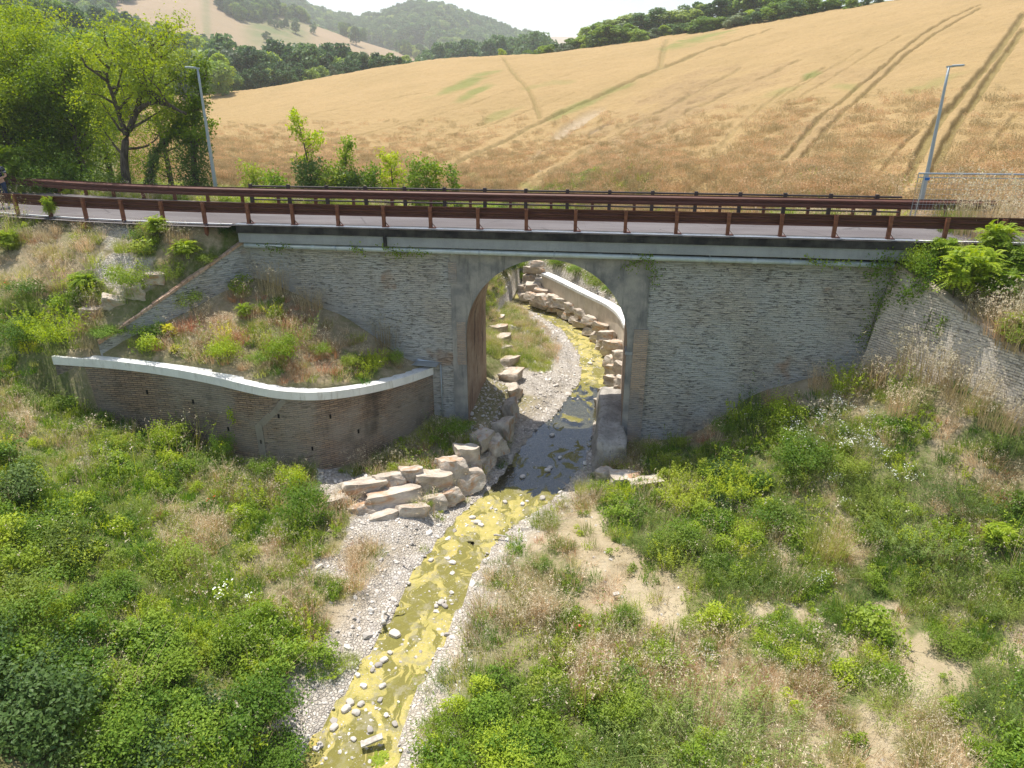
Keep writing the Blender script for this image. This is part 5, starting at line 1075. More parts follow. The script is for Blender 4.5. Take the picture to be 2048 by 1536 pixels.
for a in [
 (1490,1168,120,'feather','round blue green bush at the end of the sandy path on the right',1),(1572,1155,95,'feather','tall misty grey green bush touching the round blue green one',1.3),(1352,1100,135,'mid','dark green round bush standing left above the sandy path',1),
 (1642,1168,62,'mid','small dark bush right of the misty grey green one',1.1),(1725,1190,90,'feather','bluish bush with a sandy gap on its left, right middle of the terrace',1),(1832,1200,95,'feather','second bluish bush further right on the terrace',1),
 (1375,1262,60,'bright','single small leafy plant on bare sand below the path',1.1),(1462,1250,64,'bright','leafy plant on bare sand to the right of the small one',1),(1418,1300,50,'mid','low dark plant between the sand patches near the centre right',1),
 (1530,1290,70,'bright','spreading bright plant at the lower end of the sand patches',.8),(1655,1250,64,'mid','upright leafy plant on the sand right of the spreading one',1.1),(1745,1325,74,'bright','bright plant on the sand in front of the bluish bushes',.9),
 (1600,1330,90,'bright','wide low bright bush in the middle of the right terrace',.8),(1250,1245,80,'mid','green bush at the left rim of the sand',1),(1400,1500,260,'feather','huge feathery bush at the bottom centre right',.8),(1230,1440,150,'mid','dark leafy bush at the bottom, right of the tall dry stems',1),
 (1180,1400,120,'oats','tall dry reddish stems standing among the dark bushes at the bottom centre',1.5),(1110,1420,120,'mid','dark bush at the bottom, left of the tall dry stems',1),(1530,1480,160,'feather','feathery bush adjoining the huge one on the right',.8),(2020,1450,190,'feather','big feathery bush cut by the lower right edge',1),(1800,1420,130,'feather','bush with reddish stems beside the lower sand patch',1),
 (1900,1300,110,'bright','low yellow green bush near the right edge of the terrace',.7),(1960,1210,110,'feather','large bluish bush near the right edge, upper terrace',1),(1600,950,130,'mid','dark green bush on the slope left of the daisies',1.1),(1545,1060,150,'mid','dark tangled bush low on the right slope',.9),
 (1470,985,110,'bright','bright leafy bush on the slope right of the white boulders',1),(1700,960,90,'mid','dark gap bush just below the daisies',1),(1650,1110,110,'grass','arching grass clump with long stems above the sand',1),(1830,1080,170,'feather','broad grey green bush on the right slope',.9),
 (1930,1010,120,'feather','silvery green bush high on the right slope',1),(1990,1100,110,'robinia','young feathery leaved sapling low at the right edge',.9),(1720,880,100,'daisyx','',1),(1570,850,90,'bright','weed clump against the foot of the wall, left of the pale patch',1.1),
 (1695,790,90,'bright','green weed clump high against the right abutment',1.2),(1640,780,60,'oats','pale oat grass clump against the right abutment',1.2),(1850,760,150,'oats','pale oat grass in front of the sunlit wing wall',1.0),(2030,770,150,'oats','straw grass hiding the lower end of the right wing wall at the edge',1.2),(2045,720,130,'mid','green bush at the right edge over the end of the wing wall',1.1),(1990,745,100,'oats','dry grass against the lower part of the right wing wall',1.2),(1930,800,130,'oats','pale oat grass below the right wing wall, nearer the edge',1.0),(1760,770,90,'oats','oat grass in the corner of abutment and wing wall',1.1),(2000,860,110,'oats','straw coloured clump at the right edge of the upper slope',1.1),(1800,830,80,'oats','straw coloured clump on the middle of the upper right slope',1.1),
 (1450,870,80,'mid','dark weeds in the shade against the right abutment',.8),(1500,1080,90,'bright','bright bush between the dark tangled bush and the sand',.8),
 (1290,905,60,'grass','green grass clump at the foot of the right pier',.8),(1165,985,42,'grass','small grass clump at the water side of the right bank',1.2),(1380,1010,120,'bright','light green bush right of the half buried boulder',.8),
 (612,1050,150,'mid','tall green grass clump left of the revetment boulders',1.35),(585,985,80,'bright','leafy bush behind the tall grass clump left of the boulders',1.3),(345,900,90,'bright','bright bush under the left part of the retaining wall',1.2),(450,925,60,'mid','slender upright plant against the foot of the retaining wall',1.9),
 (530,960,70,'mid','weed clump under the grey plaster crack of the retaining wall',1.3),(905,880,90,'mid','dark grass tuft in the corner between retaining wall and pier',1),(745,1010,34,'mid','little green tuft between the revetment boulders',1),(855,1015,34,'mid','weed growing at the bottom row of revetment boulders',1),
 (448,728,86,'bright','first bush from the left behind the white coping',1.1),(515,735,70,'mid','second bush from the left behind the white coping',1),(568,730,96,'bright','tallest green bush behind the white coping',1.2),(642,715,64,'mid','round dark bush on the middle of the mound',1),(700,738,62,'mid','bush near the bulge of the white coping',1),(742,742,56,'bright','low bush just behind the bulge of the coping',1),(788,730,58,'mid','last dark bush before the coping meets the pier',1),
 (340,672,42,'yellow','bright yellow leaved plant on the mound',1),(353,705,34,'yellow','smaller yellow green plant below the bright yellow one',.8),(222,692,90,'bramble','creeping dark plant at the low end of the left wing wall',.5),(380,625,90,'mid','dark bush leaning on the left wing wall',1.1),(492,640,60,'robinia','green sapling on top of the mound',1.1),(548,590,80,'oats','tall grass at the top of the mound against the abutment',1.2),(620,620,70,'oats','dry grass right of the mound top against the abutment',1),(780,690,90,'oats','pale dry grass on the right flank of the mound',1),
 (172,592,110,'robinia','bright feathery leaved shrub on the left embankment',.9),(262,590,105,'mid','grey green round shrub above the pale rocks',1.1),(318,480,80,'robinia','yellow green shrub just below the guardrail',1),(375,528,100,'robinia','yellow green shrub halfway up beside the wing wall',.9),(20,505,80,'robinia','yellow green shrub at the left edge below the road',1),(105,440,50,'robinia','thin sapling reaching above the road edge at the left',1.7),(255,505,60,'grass','bright grass strip in the bare slide of the embankment',.8),(450,480,60,'dark','dark ivy clump at the top of the wing wall',.8),(420,560,60,'mid','dark shrub halfway along the top of the left wing wall',.8),(340,560,60,'bright','leafy shrub beside the white flat rock',1),
 (130,690,120,'bright','bushy green weeds at the foot of the left embankment',1),(40,700,130,'mid','dark green bush at the left edge level with the coping',1.1),(60,600,110,'mid','grey green bush at the left edge of the embankment',.9),
 (1925,610,210,'robinia','big bright shrub with feathery leaves above the right wing wall',1),(2035,560,120,'robinia','bright feathery shrub at the right edge below the road',1),(1985,520,150,'robinia','bright feathery shrub between the tall pale grass and the big shrub',1.1),(1880,540,110,'robinia','bright feathery shrub beside the climbing plant at the bridge end',1),(1990,610,150,'robinia','bright feathery shrub low in the middle of the right embankment',1),(2025,690,120,'robinia','bright feathery shrub hanging over the lower right wing wall',.9),(1960,480,130,'oats','tall pale grass rising in front of the fence panel',1.4),(2030,470,80,'oats','pale grass at the right edge beside the road',1.3),(1905,470,80,'grass','green tall grass left of the fence panel foot',1.3),(1830,575,90,'bramble','dark climbing plant hanging over the right end of the bridge',1.6),(1960,640,80,'oats','dry stems below the big bright shrub',1),
 (1112,540,46,'bright','bright weeds above the far end of the white coping beyond the arch',1),(1150,556,50,'mid','dark bush above the middle of the coping beyond the arch',1),(1188,574,50,'bright','bright bush above the coping under the arch crown',1),(1218,592,46,'mid','bush above the near part of the coping beyond the arch',1),(1092,528,40,'red_','',1),(1010,548,60,'dark','dark bush overhanging the far bend of the creek',1.3),(1030,540,50,'bramble','bramble overhanging the creek bend beyond the arch',1.3),(1000,530,60,'dark','dark bush at the upper left inside the arch',1.5),
 (70,1480,260,'dark','large dark bush filling the lower left corner',1),(230,1500,200,'bramble','bramble bush second from the left at the bottom',1),(370,1500,200,'bramble','bramble bush third from the left at the bottom',.9),(520,1440,190,'bramble','bramble bush at the left bank of the lower creek',1),(560,1530,170,'bramble','bramble bush at the very bottom by the creek',.9),
 (150,1370,200,'bramble','bramble mound above the dark corner bush',.9),(330,1350,180,'bramble','bramble mound in the middle of the lower left slope',.9),(480,1300,150,'bright','light green bush on the lower left slope near the gravel',.9),(60,1240,190,'mid','green bush at the left edge of the lower slope',.9),(230,1200,150,'bramble','bramble bush in the middle of the left slope',.8),(130,1100,170,'mid','leafy bush on the left slope below the wall end',.9),(30,1000,140,'dark','dark bush at the left edge below the wall',1),(370,1130,130,'mid','rounded weed bush left of the creek gravel',.8),
 (700,1330,50,'grass','grass tuft on the gravel of the left bank',.8),(660,1345,60,'bright','low plant on the left gravel bank near the bottom',.6),(760,1530,90,'robinia','seedling with paired leaflets at the bottom of the creek',.5),(900,1500,150,'bright','bright leafy bush on the right bank at the bottom',.8),(1010,1530,150,'bright','bright leafy bush at the bottom centre',.8),(1090,1050,80,'grass','grass at the head of the right creek bank',.6)]:
    if a[3] in SB: shrub(a[0], a[1], a[2], a[3], a[4], a[5])
# ivy hanging on pipe and walls
def ivy(pts, n, spread, label, size=.06, mat='leaf_bramble', normal=(0, -1, 0)):
    """leaves on stems that run down a wall"""
    rg = np.random.default_rng(len(label)); b = MB(); c0 = np.array(pts[0][0]); L = Leaves(); tot = sum(len(p) for p in pts)
    for p in pts:
        p = np.array(p, float); b.tube([tuple(q-c0) for q in p], .008, 5); m_ = int(n*len(p)/tot); t = rg.uniform(0, len(p)-1, m_); i = t.astype(int); i = np.minimum(i, len(p)-2); f = (t-i)[:, None]
        P = p[i]*(1-f)+p[i+1]*f+rg.normal(0, spread, (m_, 3))*np.array([1, .35, 1])-np.array([0, .04, 0])-c0; V, F = leaf_cloud(P, size, rg, up=.2, aspect=.8, out=np.tile(normal, (m_, 1))); L.add(V, F, rg.uniform(0, 1, m_))
    e = empty('ivy', tuple(c0)); tag(e, label, 'ivy'); link('leaves', L.mesh('leaves', [M[mat]]), e); b.build('stem', M['bark'], e)
def W(x, z, y=-.08): return (x, y, z)
ivy([[W(-9.7,7.05,-.3),W(-9.2,6.95,-.35),W(-8.8,7,-.3)]], 110, .09, 'small ivy on the pipe at the left end of the bridge')
ivy([[W(-6.7,7.1,-.35),W(-6.4,6.95,-.35),W(-6.3,6.8,-.3)]], 70, .08, 'ivy tuft on the pipe left of the deck joint'); ivy([[W(-5.7,7.1,-.35),W(-5.2,6.92,-.35),W(-4.6,6.9,-.3),W(-4.2,7,-.3)],[W(-5.3,7,-.3),W(-5.2,6.8,-.2)]], 240, .1, 'long ivy tuft on the pipe right of the deck joint')
ivy([[W(2.5,7.1,-.35),W(2.75,6.8,-.3),W(2.95,6.5,-.12),W(2.9,6.1)],[W(2.6,6.9,-.3),W(2.3,6.75,-.15),W(2.0,6.65)]], 260, .12, 'ivy hanging from the pipe above the right pier')
ivy([[W(7.2,7.1,-.35),W(7.6,6.95,-.35),W(8.2,7,-.3),W(8.9,6.95,-.3)]], 150, .08, 'thin ivy on the pipe towards the right end')
ivy([[W(9.9,7.3,-.5),W(9.7,6.6,-.4),W(9.6,5.9,-.2),W(9.55,5.2,-.12),W(9.5,4.3,-.1)],[W(10.1,7.2,-.8),W(10.1,6.5,-1.0),W(9.9,6.0,-.7)],[W(9.6,7.2,-.4),W(9.2,7.0,-.35),W(9.3,6.6,-.15)],[W(10.2,7.4,-1.1),W(10.4,6.9,-1.4),W(10.2,6.3,-1.1)]], 1500, .17, 'thick ivy running down the corner of abutment and right wing wall', .065)
for u_, v_, lb, n_ in ((1860,640,'small green weed growing out of the sunlit wing wall, left one',60),(1885,650,'weed cluster in the middle of the sunlit wing wall',130)):
    A = np.array([WRa[0], WRa[1], 0]); nrm_ = np.array([-math.sin(rad(60)), -math.cos(rad(60)), 0]); d = ray(u_, v_); off_ = .15*(7-5.3); t = ((A+nrm_*off_-CAM)@nrm_)/(d@nrm_); p = CAM+d*t+nrm_*.05
    ivy([[p+np.array([0, 0, .25]), p, p-np.array([.05, -.0, .3])]], n_, .1, lb, .05, 'leaf_mid', tuple(nrm_))
i = idx_at(448); p = CF_[i]; ivy([[(p[0], p[1]-.06, 2.9), (p[0]+.02, p[1]-.09, 2.7), (p[0]+.05, p[1]-.08, 2.4)]], 110, .06, 'lone green plant growing out of the brick retaining wall', .05, 'leaf_bright')

# ------------------------------------------------------------ trees
def tree_parts(seed, trunk, r0, nb, blen, crown_from=.4, leaf_n=9000, size=.1, mat='leaf_tree', bark='bark', cl=.5, up=.5, extra=(), ivy_n=0, ivy_top=.6, ivy_r=.35, low_fill=0):
    """trunk: local points; side branches with twigs; leaves cluster round the twigs"""
    rg = np.random.default_rng(seed); T = MB(); trunk = np.array(trunk, float); tr_ = smooth_line(trunk, 14, 2); T.tube(tr_, [r0*(1-.8*t) for t in np.linspace(0, 1, 14)], 9); ends = []
    starts = [(tr_, t) for t in np.linspace(crown_from, 1, nb)]
    for e in extra:
        e = smooth_line(np.array(e, float), 12, 2); T.tube(e, [r0*.6*(1-.8*t) for t in np.linspace(0, 1, 12)], 7); starts += [(e, t) for t in np.linspace(.3, 1, max(3, nb//2))]
    for line, t in starts:
        f = t*(len(line)-1); i = min(int(f), len(line)-2); p = line[i]+(line[i+1]-line[i])*(f-i); a = rg.uniform(0, 6.28); el = rg.uniform(.05, 1.0)*up*2
        d = unit(np.array([math.cos(a), math.sin(a), el])); ln = blen*rg.uniform(.5, 1.1)*(1.15-.5*t); pts = [p]
        for k in range(5): d = unit(d+rg.normal(0, .22, 3)+np.array([0, 0, .12])); pts.append(pts[-1]+d*ln/5)
        T.tube(pts, [r0*.32*(1-.85*k/5) for k in range(6)], 5)
        for k in (2, 3, 4, 5, 5):
            d2 = unit(rg.normal(size=3)+d*.6+np.array([0, 0, .25])); q = pts[k]+d2*ln*rg.uniform(.2, .45); T.tube([pts[k], (pts[k]+q)/2+rg.normal(0, .03, 3), q], [r0*.09, r0*.06, r0*.02], 4, cap=False); ends.append(q); ends.append((pts[k]+q)/2)
    ends = np.array(ends); L = Leaves(); k = rg.integers(0, len(ends), leaf_n); P = ends[k]+rg.normal(0, cl*.5, (leaf_n, 3))*np.array([1, 1, .75]); V, F = leaf_cloud(P, size, rg, up=.4, aspect=.6); L.add(V, F, np.clip(rg.uniform(0, 1, leaf_n)*.7+(k % 5)*.07, 0, 1))
    if low_fill:
        cz_ = rg.uniform(0, 1, low_fill); P = np.stack([rg.normal(0, blen*.55, low_fill), rg.normal(0, blen*.55, low_fill), cz_*tr_[-1, 2]*.6], 1); V, F = leaf_cloud(P, size, rg, aspect=.6); L.add(V, F, rg.uniform(0, .5, low_fill))
    IV = None
    if ivy_n:
        t = rg.uniform(0, ivy_top, ivy_n)*(len(tr_)-1); i = np.minimum(t.astype(int), len(tr_)-2); f = (t-i)[:, None]; c = tr_[i]*(1-f)+tr_[i+1]*f; a = rg.uniform(0, 6.28, ivy_n); o_ = np.stack([np.cos(a), np.sin(a), rg.normal(0, .3, ivy_n)], 1)
        P = c+o_*(ivy_r*(.6+.5*rg.uniform(0, 1, ivy_n)+.35*np.sin(t*3+a*2)))[:, None]; IV = Leaves(); V, F = leaf_cloud(P, .09, rg, up=.1, aspect=.8, out=o_); IV.add(V, F, rg.uniform(0, 1, ivy_n))
    return T, L, IV
def tree(name, label, cat, base, rz, *a, mat='leaf_tree', bark='bark', group=None, **kw):
    T, L, IV = tree_parts(*a, **kw); e = empty(name, tuple(base), rz); tag(e, label, cat, group); T.build('trunk', M[bark], e, smooth=True, merge=False); link('crown', L.mesh('crown', [M[mat]]), e)
    if IV: link('ivy_cover', IV.mesh('ivy_cover', [M['leaf_dark']]), e)
    return e
def gpt(u, D, v=330):
    p = atd(u, v, D); return np.array([p[0], p[1], float(height(p[0], p[1], False))])
GT = 'big trees on the left behind the road'
def zat(u, v, D): return float(atd(u, v, D)[2])
p = gpt(245, 36); s1 = lambda u, v, D=36: tuple(np.array(atd(u, v, D))-p)
tree('old_tree', 'leaning half bare tree with a forked trunk at the left behind the road', 'tree', p, 0, 1, [(0, 0, 0), s1(243, 300), s1(268, 235), s1(285, 190), s1(292, 140), s1(303, 80)], .21, 18, 2.5, crown_from=.3, leaf_n=17000, size=.1, cl=.5,
     extra=[[s1(275, 222), s1(295, 205, 35), s1(330, 208, 34.5), s1(372, 228, 34)], [s1(252, 270), s1(225, 190), s1(210, 150), s1(230, 110)]], group=GT)
p = gpt(386, 35.5); s2 = lambda u, v, D=35.5: tuple(np.array(atd(u, v, D))-p)
tree('ivy_clad_tree', 'short tree with its trunk wrapped in dark ivy beside the street lamp', 'tree', p, 0, 2, [(0, 0, 0), s2(385, 320), s2(388, 260), s2(398, 200), s2(402, 172)], .18, 12, 1.5, crown_from=.45, leaf_n=3600, size=.13, cl=.35, ivy_n=5200, ivy_top=.62, ivy_r=.62, group=GT)
p = gpt(285, 35.5); s3 = lambda u, v, D=35.5: tuple(np.array(atd(u, v, D))-p)
tree('ivy_clad_tree', 'slanting ivy covered trunk left of the upright ivy tree', 'tree', p, 0, 3, [(0, 0, 0), s3(300, 320), s3(335, 275), s3(372, 240), s3(400, 215)], .14, 8, 1.1, crown_from=.6, leaf_n=1500, size=.12, cl=.3, ivy_n=3200, ivy_top=.95, ivy_r=.24, group=GT)
for i, (u, D, vt, bl, lf, mt, lb) in enumerate([(25,41,150,2.9,17000,'leaf_tree','broad yellow green tree at the far left behind the guardrail'),(100,41,60,3.2,16000,'leaf_tree','tall yellow green tree second from the left behind the road'),(165,39.5,110,2.9,15000,'leaf_tree','leafy tree left of the leaning half bare tree'),(-60,42,60,3.4,12000,'leaf_tree','tree cut off by the left edge behind the road'),
    (60,44,25,3.6,14000,'leaf_tree','highest tree at the upper left'),(215,46,75,3.2,12000,'leaf_tree','tree standing behind the leaning half bare one'),(335,50,140,2.0,4500,'leaf_tree','light green tree between the leaning tree and the ivy tree'),(120,41,225,2.0,8000,'leaf_mid','dark dense tree low behind the guardrail at the left')]):
    p = gpt(u, D); h_ = zat(u, vt, D)-p[2]; tree('leafy_tree', lb, 'tree', p, i*1.3, 10+i, [(0, 0, 0), (.1, 0, h_*.35), (-.15, .1, h_*.6), (.1, 0, h_*.88)], .2, 18, bl*.85, crown_from=.22, leaf_n=int(lf*1.5), size=.105, cl=.7, up=.35, low_fill=lf//8, mat=mt, group=GT)
GV = 'small trees on the far verge of the road'
for i, (u, D, vt, bl, lf, mt, iv, ir, lb) in enumerate([(618,30.5,240,1.0,1100,'leaf_bright',3800,.5,'thin sapling rising from an ivy mound beyond the guardrail'),(692,30.3,298,.9,1100,'leaf_mid',4200,.55,'squat ivy covered stump with a twiggy crown beyond the guardrail'),(782,29.5,322,1.0,1300,'leaf_bright',0,0,'light green sapling at the field edge beyond the guardrail'),(905,29.5,345,.6,800,'leaf_mid',0,0,'small dark broad leaved sapling furthest right at the field edge'),
    (500,33,352,.8,1700,'leaf_mid',0,0,'rounded bright sapling left of the ivy mound behind the guardrail'),(550,32,358,.6,1300,'leaf_mid',0,0,'low bright sapling touching the ivy mound behind the guardrail'),(830,29.5,342,.85,2400,'leaf_mid',0,0,'bushy bright sapling between the light one and the dark one'),(868,29.5,348,.6,1800,'leaf_bright',0,0,'small bushy sapling just left of the dark broad leaved one'),(655,30,345,.5,1200,'leaf_mid',0,0,'small green sapling between the two ivy covered ones'),(745,30,352,.6,1400,'leaf_mid',0,0,'low dark sapling right of the ivy covered stump')]):
    p = gpt(u, D); h_ = zat(u, vt, D)-p[2]; it = .5 if not iv else min(.93, 1-(.9 if i == 1 else 1.55)/max(h_, 1.6)); tree('sapling', lb, 'tree', p, i, 30+i, [(0, 0, 0), (.05, 0, h_*.4), (-.1, 0, h_*.7), (-.25 if i == 0 else .1, 0, h_)], .05, 12, bl, crown_from=max(.2, 1-1.7/max(h_, 1.7)), leaf_n=lf, size=.11, cl=.2 if i < 4 else .4, mat=mt, ivy_n=iv, ivy_top=it, ivy_r=ir or .5, up=.6, group=GV)
for u, D, w_, ty, lb in [(215,36.5,120,'mid','dark bush at the foot of the leaning half bare tree'),(285,37,110,'mid','bush between the leaning tree and the slanting ivy trunk'),(150,37.5,140,'bramble','wide dark bush under the trees left of the leaning one'),(90,37.5,140,'mid','dark bush under the trees near the left edge'),(20,38.5,150,'robinia','bright leafy shrub behind the person at the left edge'),(65,38,110,'robinia','lower bright shrub right of the one behind the person'),(452,34,70,'bright','shrub right of the lamp post foot at the left')]:
    shrub(u, 0, w_, ty, lb, 1.1, pos=gpt(u, D))
# distance trees: a few crowns shared
def far_tree(seed, h=1., spread=.32, lumps=13, per=130, size=.05, mat='leaf_wood', shape='round', trunk=.2):
    rg = np.random.default_rng(seed); L = Leaves(); T = MB(); T.tube([(0, 0, 0), (0, 0, .5), (.02, 0, .8)], [.025, .018, .008], 6)
    for i in range(lumps):
        z_ = rg.uniform(trunk, .9); w_ = spread*(math.sin(math.pi*min(1, max(.12, (z_-trunk+.12)/(1-trunk+.1))))**.6 if shape == 'round' else (1.05-z_)*.75); a = rg.uniform(0, 6.28); rr = w_*math.sqrt(rg.uniform(.05, 1))*.75
        c = np.array([rr*math.cos(a), rr*math.sin(a), z_]); r_ = rg.uniform(.1, .17); d = unit(rg.normal(size=(per, 3))); d[:, 2] += .25; d = unit(d); P = c+d*(r_*(.6+.4*rg.uniform(0, 1, per)))[:, None]*np.array([1, 1, .85]); P[:, 2] = np.minimum(P[:, 2], .99)
        V, F = leaf_cloud(P, size, rg, up=.3, aspect=.8, out=d*.7); L.add(V, F, np.clip(rg.uniform(0, 1, per)*.6+.35*rg.uniform(), 0, 1))
    return L.mesh('crown', [M[mat]]), T
M['leaf_wood_light'] = leaf_mat('leaf_wood_light', (.2, .31, .035), (.3, .4, .06), trans=.4); M['leaf_wood_dark'] = leaf_mat('leaf_wood_dark', (.06, .13, .045), (.11, .19, .06), trans=.3)
KT = {'round dark green': [far_tree(501, lumps=20, mat='leaf_wood_dark', spread=.36), far_tree(502, lumps=22, mat='leaf_wood_dark', spread=.4)], 'fresh green': [far_tree(503, lumps=20, spread=.34), far_tree(504, lumps=22, spread=.38)],
      'bright light green': [far_tree(505, lumps=18, mat='leaf_wood_light', spread=.32)], 'silvery green': [far_tree(506, lumps=16, mat='leaf_silver', spread=.36, trunk=.12)], 'slender pointed green': [far_tree(507, lumps=18, shape='cone', spread=.26, trunk=.1)]}
BUILT = {}
def place_tree(look, x, y, z, h_, label, group, wide=1.):
    j = random.randrange(len(KT[look])); cr, T = KT[look][j]; e = empty(look.split()[-2]+'_tree' if False else 'field_tree', (x, y, z), random.uniform(0, 6.28)); tag(e, label, 'tree', group); e.scale = (h_*wide, h_*wide, h_)
    key = (look, j)
    if key not in BUILT: o = T.build('trunk', M['bark'], e, smooth=True, merge=False); BUILT[key] = o.data
    else: link('trunk', BUILT[key], e)
    link('crown', cr, e); return e
def belt(pts, n, D0, looks, group, where, hmin=3, jit=8, wide=1.15, seed=1, ground=None):
    rg = random.Random(seed); us = [p[0] for p in pts]; vs = [p[1] for p in pts]
    for i in range(n):
        u = us[0]+(us[-1]-us[0])*(i+.5)/n+rg.uniform(-.4, .4)*(us[-1]-us[0])/n; v = float(np.interp(u, us, vs))+rg.uniform(-jit, jit); D = float(np.interp(u, [a[0] for a in ft], [a[2] for a in ft]))+D0 if D0 < 100 else D0*rg.uniform(.97, 1.05)
        D += rg.uniform(0, 8); q = atd(u, v, D); zg = float(height(q[0], q[1], False)) if ground is None else ground; h_ = max(hmin, q[2]-zg); lk = looks[rg.randrange(len(looks))]
        place_tree(lk, q[0], q[1], zg-.3, h_, f'{lk} tree, {ORD[i]} from left {where}', group, wide=wide if h_ < 9 else max(1., wide*9/h_))
belt([(420,92),(470,85),(520,95),(600,92),(660,88),(700,105),(760,92),(800,108),(850,122)], 22, 22, ['fresh green','round dark green','bright light green','silvery green','round dark green'], 'trees behind the left shoulder of the field', 'in front row behind the field shoulder', seed=3)
belt([(400,70),(450,75),(520,80),(600,82),(700,95),(800,100),(860,112)], 16, 48, ['fresh green','round dark green','round dark green'], 'trees behind the left shoulder of the field', 'in back row behind the field shoulder', seed=4)
belt([(432,140),(470,135),(540,125),(620,122),(700,118)], 12, 8, ['silvery green','round dark green','fresh green'], 'trees behind the left shoulder of the field', 'in low row touching the field shoulder', seed=14, hmin=2)
belt([(1040,104),(1100,98),(1140,78),(1180,62),(1230,40),(1300,52),(1360,45),(1420,25),(1480,20),(1540,10)], 30, 10, ['fresh green','bright light green','fresh green','round dark green','silvery green'], 'trees along the crest of the wheat field', 'along the sunny crest of the field', seed=5, jit=6, wide=2.1)
belt([(1540,-8),(1600,-12),(1660,-15),(1720,-10)], 8, 8, ['round dark green','fresh green','slender pointed green'], 'dark trees at the upper right crest of the field', 'in dark clump at upper right crest', seed=6, wide=2.)
belt([(1180,50),(1250,22),(1330,18),(1400,-5),(1500,-20),(1620,-40)], 20, 30, ['fresh green','round dark green'], 'trees along the crest of the wheat field', 'in the second row behind the crest', seed=7, wide=1.9)
belt([(1720,-12),(1800,-25),(1900,-45),(2040,-60)], 9, 10, ['round dark green'], 'dark trees at the upper right crest of the field', 'behind the crest near right edge', seed=8)
p = atd(1003, 100, 168); place_tree('bright light green', p[0], p[1], float(height(p[0], p[1], False)), 2.6, 'small lone bright green bush on the field crest near the centre', 'trees along the crest of the wheat field', 1.2)
belt([(868,80),(900,78),(950,82),(1000,66),(1040,68),(1075,58),(1098,72)], 14, 330, ['round dark green'], 'dark trees in the gap beyond the field crest', 'in dark belt beyond the crest gap', seed=9, jit=4, hmin=9, ground=7.)

# ------------------------------------------------------------ far hills
def hill(name, ridge, mat, prof=1.4, back=.55, n=160, m_=50, zb=0., greenf=None, noise_=1.):
    """ridge: (u, v, D) list; foreground slope falls towards the camera"""
    R_ = np.array([atd(*a) for a in ridge]); us = np.linspace(0, 1, n); tt_ = np.linspace(0, 1, len(R_)); Rr = np.stack([np.interp(us, tt_, R_[:, k]) for k in range(3)], 1)
    for _ in range(4): Rr[1:-1] = (Rr[:-2]+2*Rr[1:-1]+Rr[2:])/4
    V = []
    for j in range(m_):
        t = j/(m_-1)*1.5; s_ = 1-min(t, 1); h_ = (math.cos(math.pi*s_)+1)/2 if prof == 'cos' else (1-s_)**prof
        if t > 1: h_ = 1-(t-1)*2*.9
        k = .45+.55*t if t <= 1 else 1+(t-1)*back
        xy = CAM[:2]+(Rr[:, :2]-CAM[:2])*k; z_ = zb+(Rr[:, 2]-zb)*h_+noise_*3*vnoise(xy[:, 0], xy[:, 1], 90, 5)*min(1, abs(1-t)*4); V.append(np.c_[xy, z_])
    V = np.concatenate(V); ii = (np.arange(m_-1)[:, None]*n+np.arange(n-1)[None]).ravel(); hu, hv_ = proj(V[:, 0], V[:, 1], V[:, 2]); g = greenf(hu, hv_) if greenf else np.zeros(len(V))
    o = link(name, mesh_np(name, V, np.c_[ii, ii+1, ii+n+1, ii+n], [mat], smooth=True, attrs=dict(green=g))); tag(o, kind='structure'); return V, hu, hv_, n, m_
def woods(name, label, H, poly, step_, hgt, kinds, dens=1., seed=0, lo=None):
    V, hu, hv_, n, m_ = H; rg = np.random.default_rng(seed); N_ = int(dens); i = rg.uniform(0, n-1.001, N_); j = rg.uniform(0, (m_-1)*.69, N_); i0 = i.astype(int); j0 = j.astype(int); fi = (i-i0)[:, None]; fj = (j-j0)[:, None]
    g = lambda a, b: V[b*n+a]; P = (g(i0, j0)*(1-fi)+g(i0+1, j0)*fi)*(1-fj)+(g(i0, j0+1)*(1-fi)+g(i0+1, j0+1)*fi)*fj; pu, pv = proj(P[:, 0], P[:, 1], P[:, 2]); k = inpoly(pu, pv, poly); P = P[k]; n_ = len(P)
    me = [KT[a][0][0] for a in kinds]; return scatter(name, label, 'woodland', me, P-np.array([0, 0, hgt*.1]), np.stack([np.zeros(n_), np.zeros(n_), rg.uniform(0, 6.28, n_)], 1), hgt*rg.uniform(.55, 1.15, n_), rg.integers(0, len(me), n_))
def gA(u, v): return sstep(60, 0, np.abs(v-60-(u-560)*.02))*sstep(470, 520, u)*sstep(640, 590, u)*.9+.5*sstep(12, 3, np.abs(u-412-(v-20)*.05))
hA = hill('far_hill', [(-500,-120,650),(-200,-110,650),(50,-70,620),(250,-40,600),(400,-22,600),(470,5,600),(520,18,600),(600,38,610),(690,70,620),(780,98,620),(880,128,620),(960,150,620)], M['hill_pink'], prof=1.2, greenf=gA)
hC = hill('far_hill', [(350,40,1000),(480,22,1000),(545,28,1000),(590,22,980),(640,42,980),(700,58,1000),(750,54,1000),(800,34,1000),(850,26,1000),(900,36,1000),(950,55,1000),(1010,78,1000),(1080,98,1000),(1200,130,1000)], M['hill_green'], prof=1.3, greenf=lambda u, v: sstep(1.2, .3, np.hypot((u-915)/60, (v-82)/14)))
hD = hill('far_hill', [(500,70,2050),(650,42,2050),(700,40,2050),(740,46,2050),(900,74,2050),(1020,76,2050),(1110,72,2050),(1200,74,2050),(1400,90,2050)], M['hill_pink'], prof=1.0)
woods('far_woods', 'dense woods covering the far hill in the middle', hC, [(340,0),(500,0),(1000,40),(1100,100),(1100,130),(870,112),(860,96),(900,90),(970,86),(950,74),(880,74),(850,88),(780,100),(600,90),(420,90)], 0, 19, ['round dark green', 'fresh green'], 16000, 1)
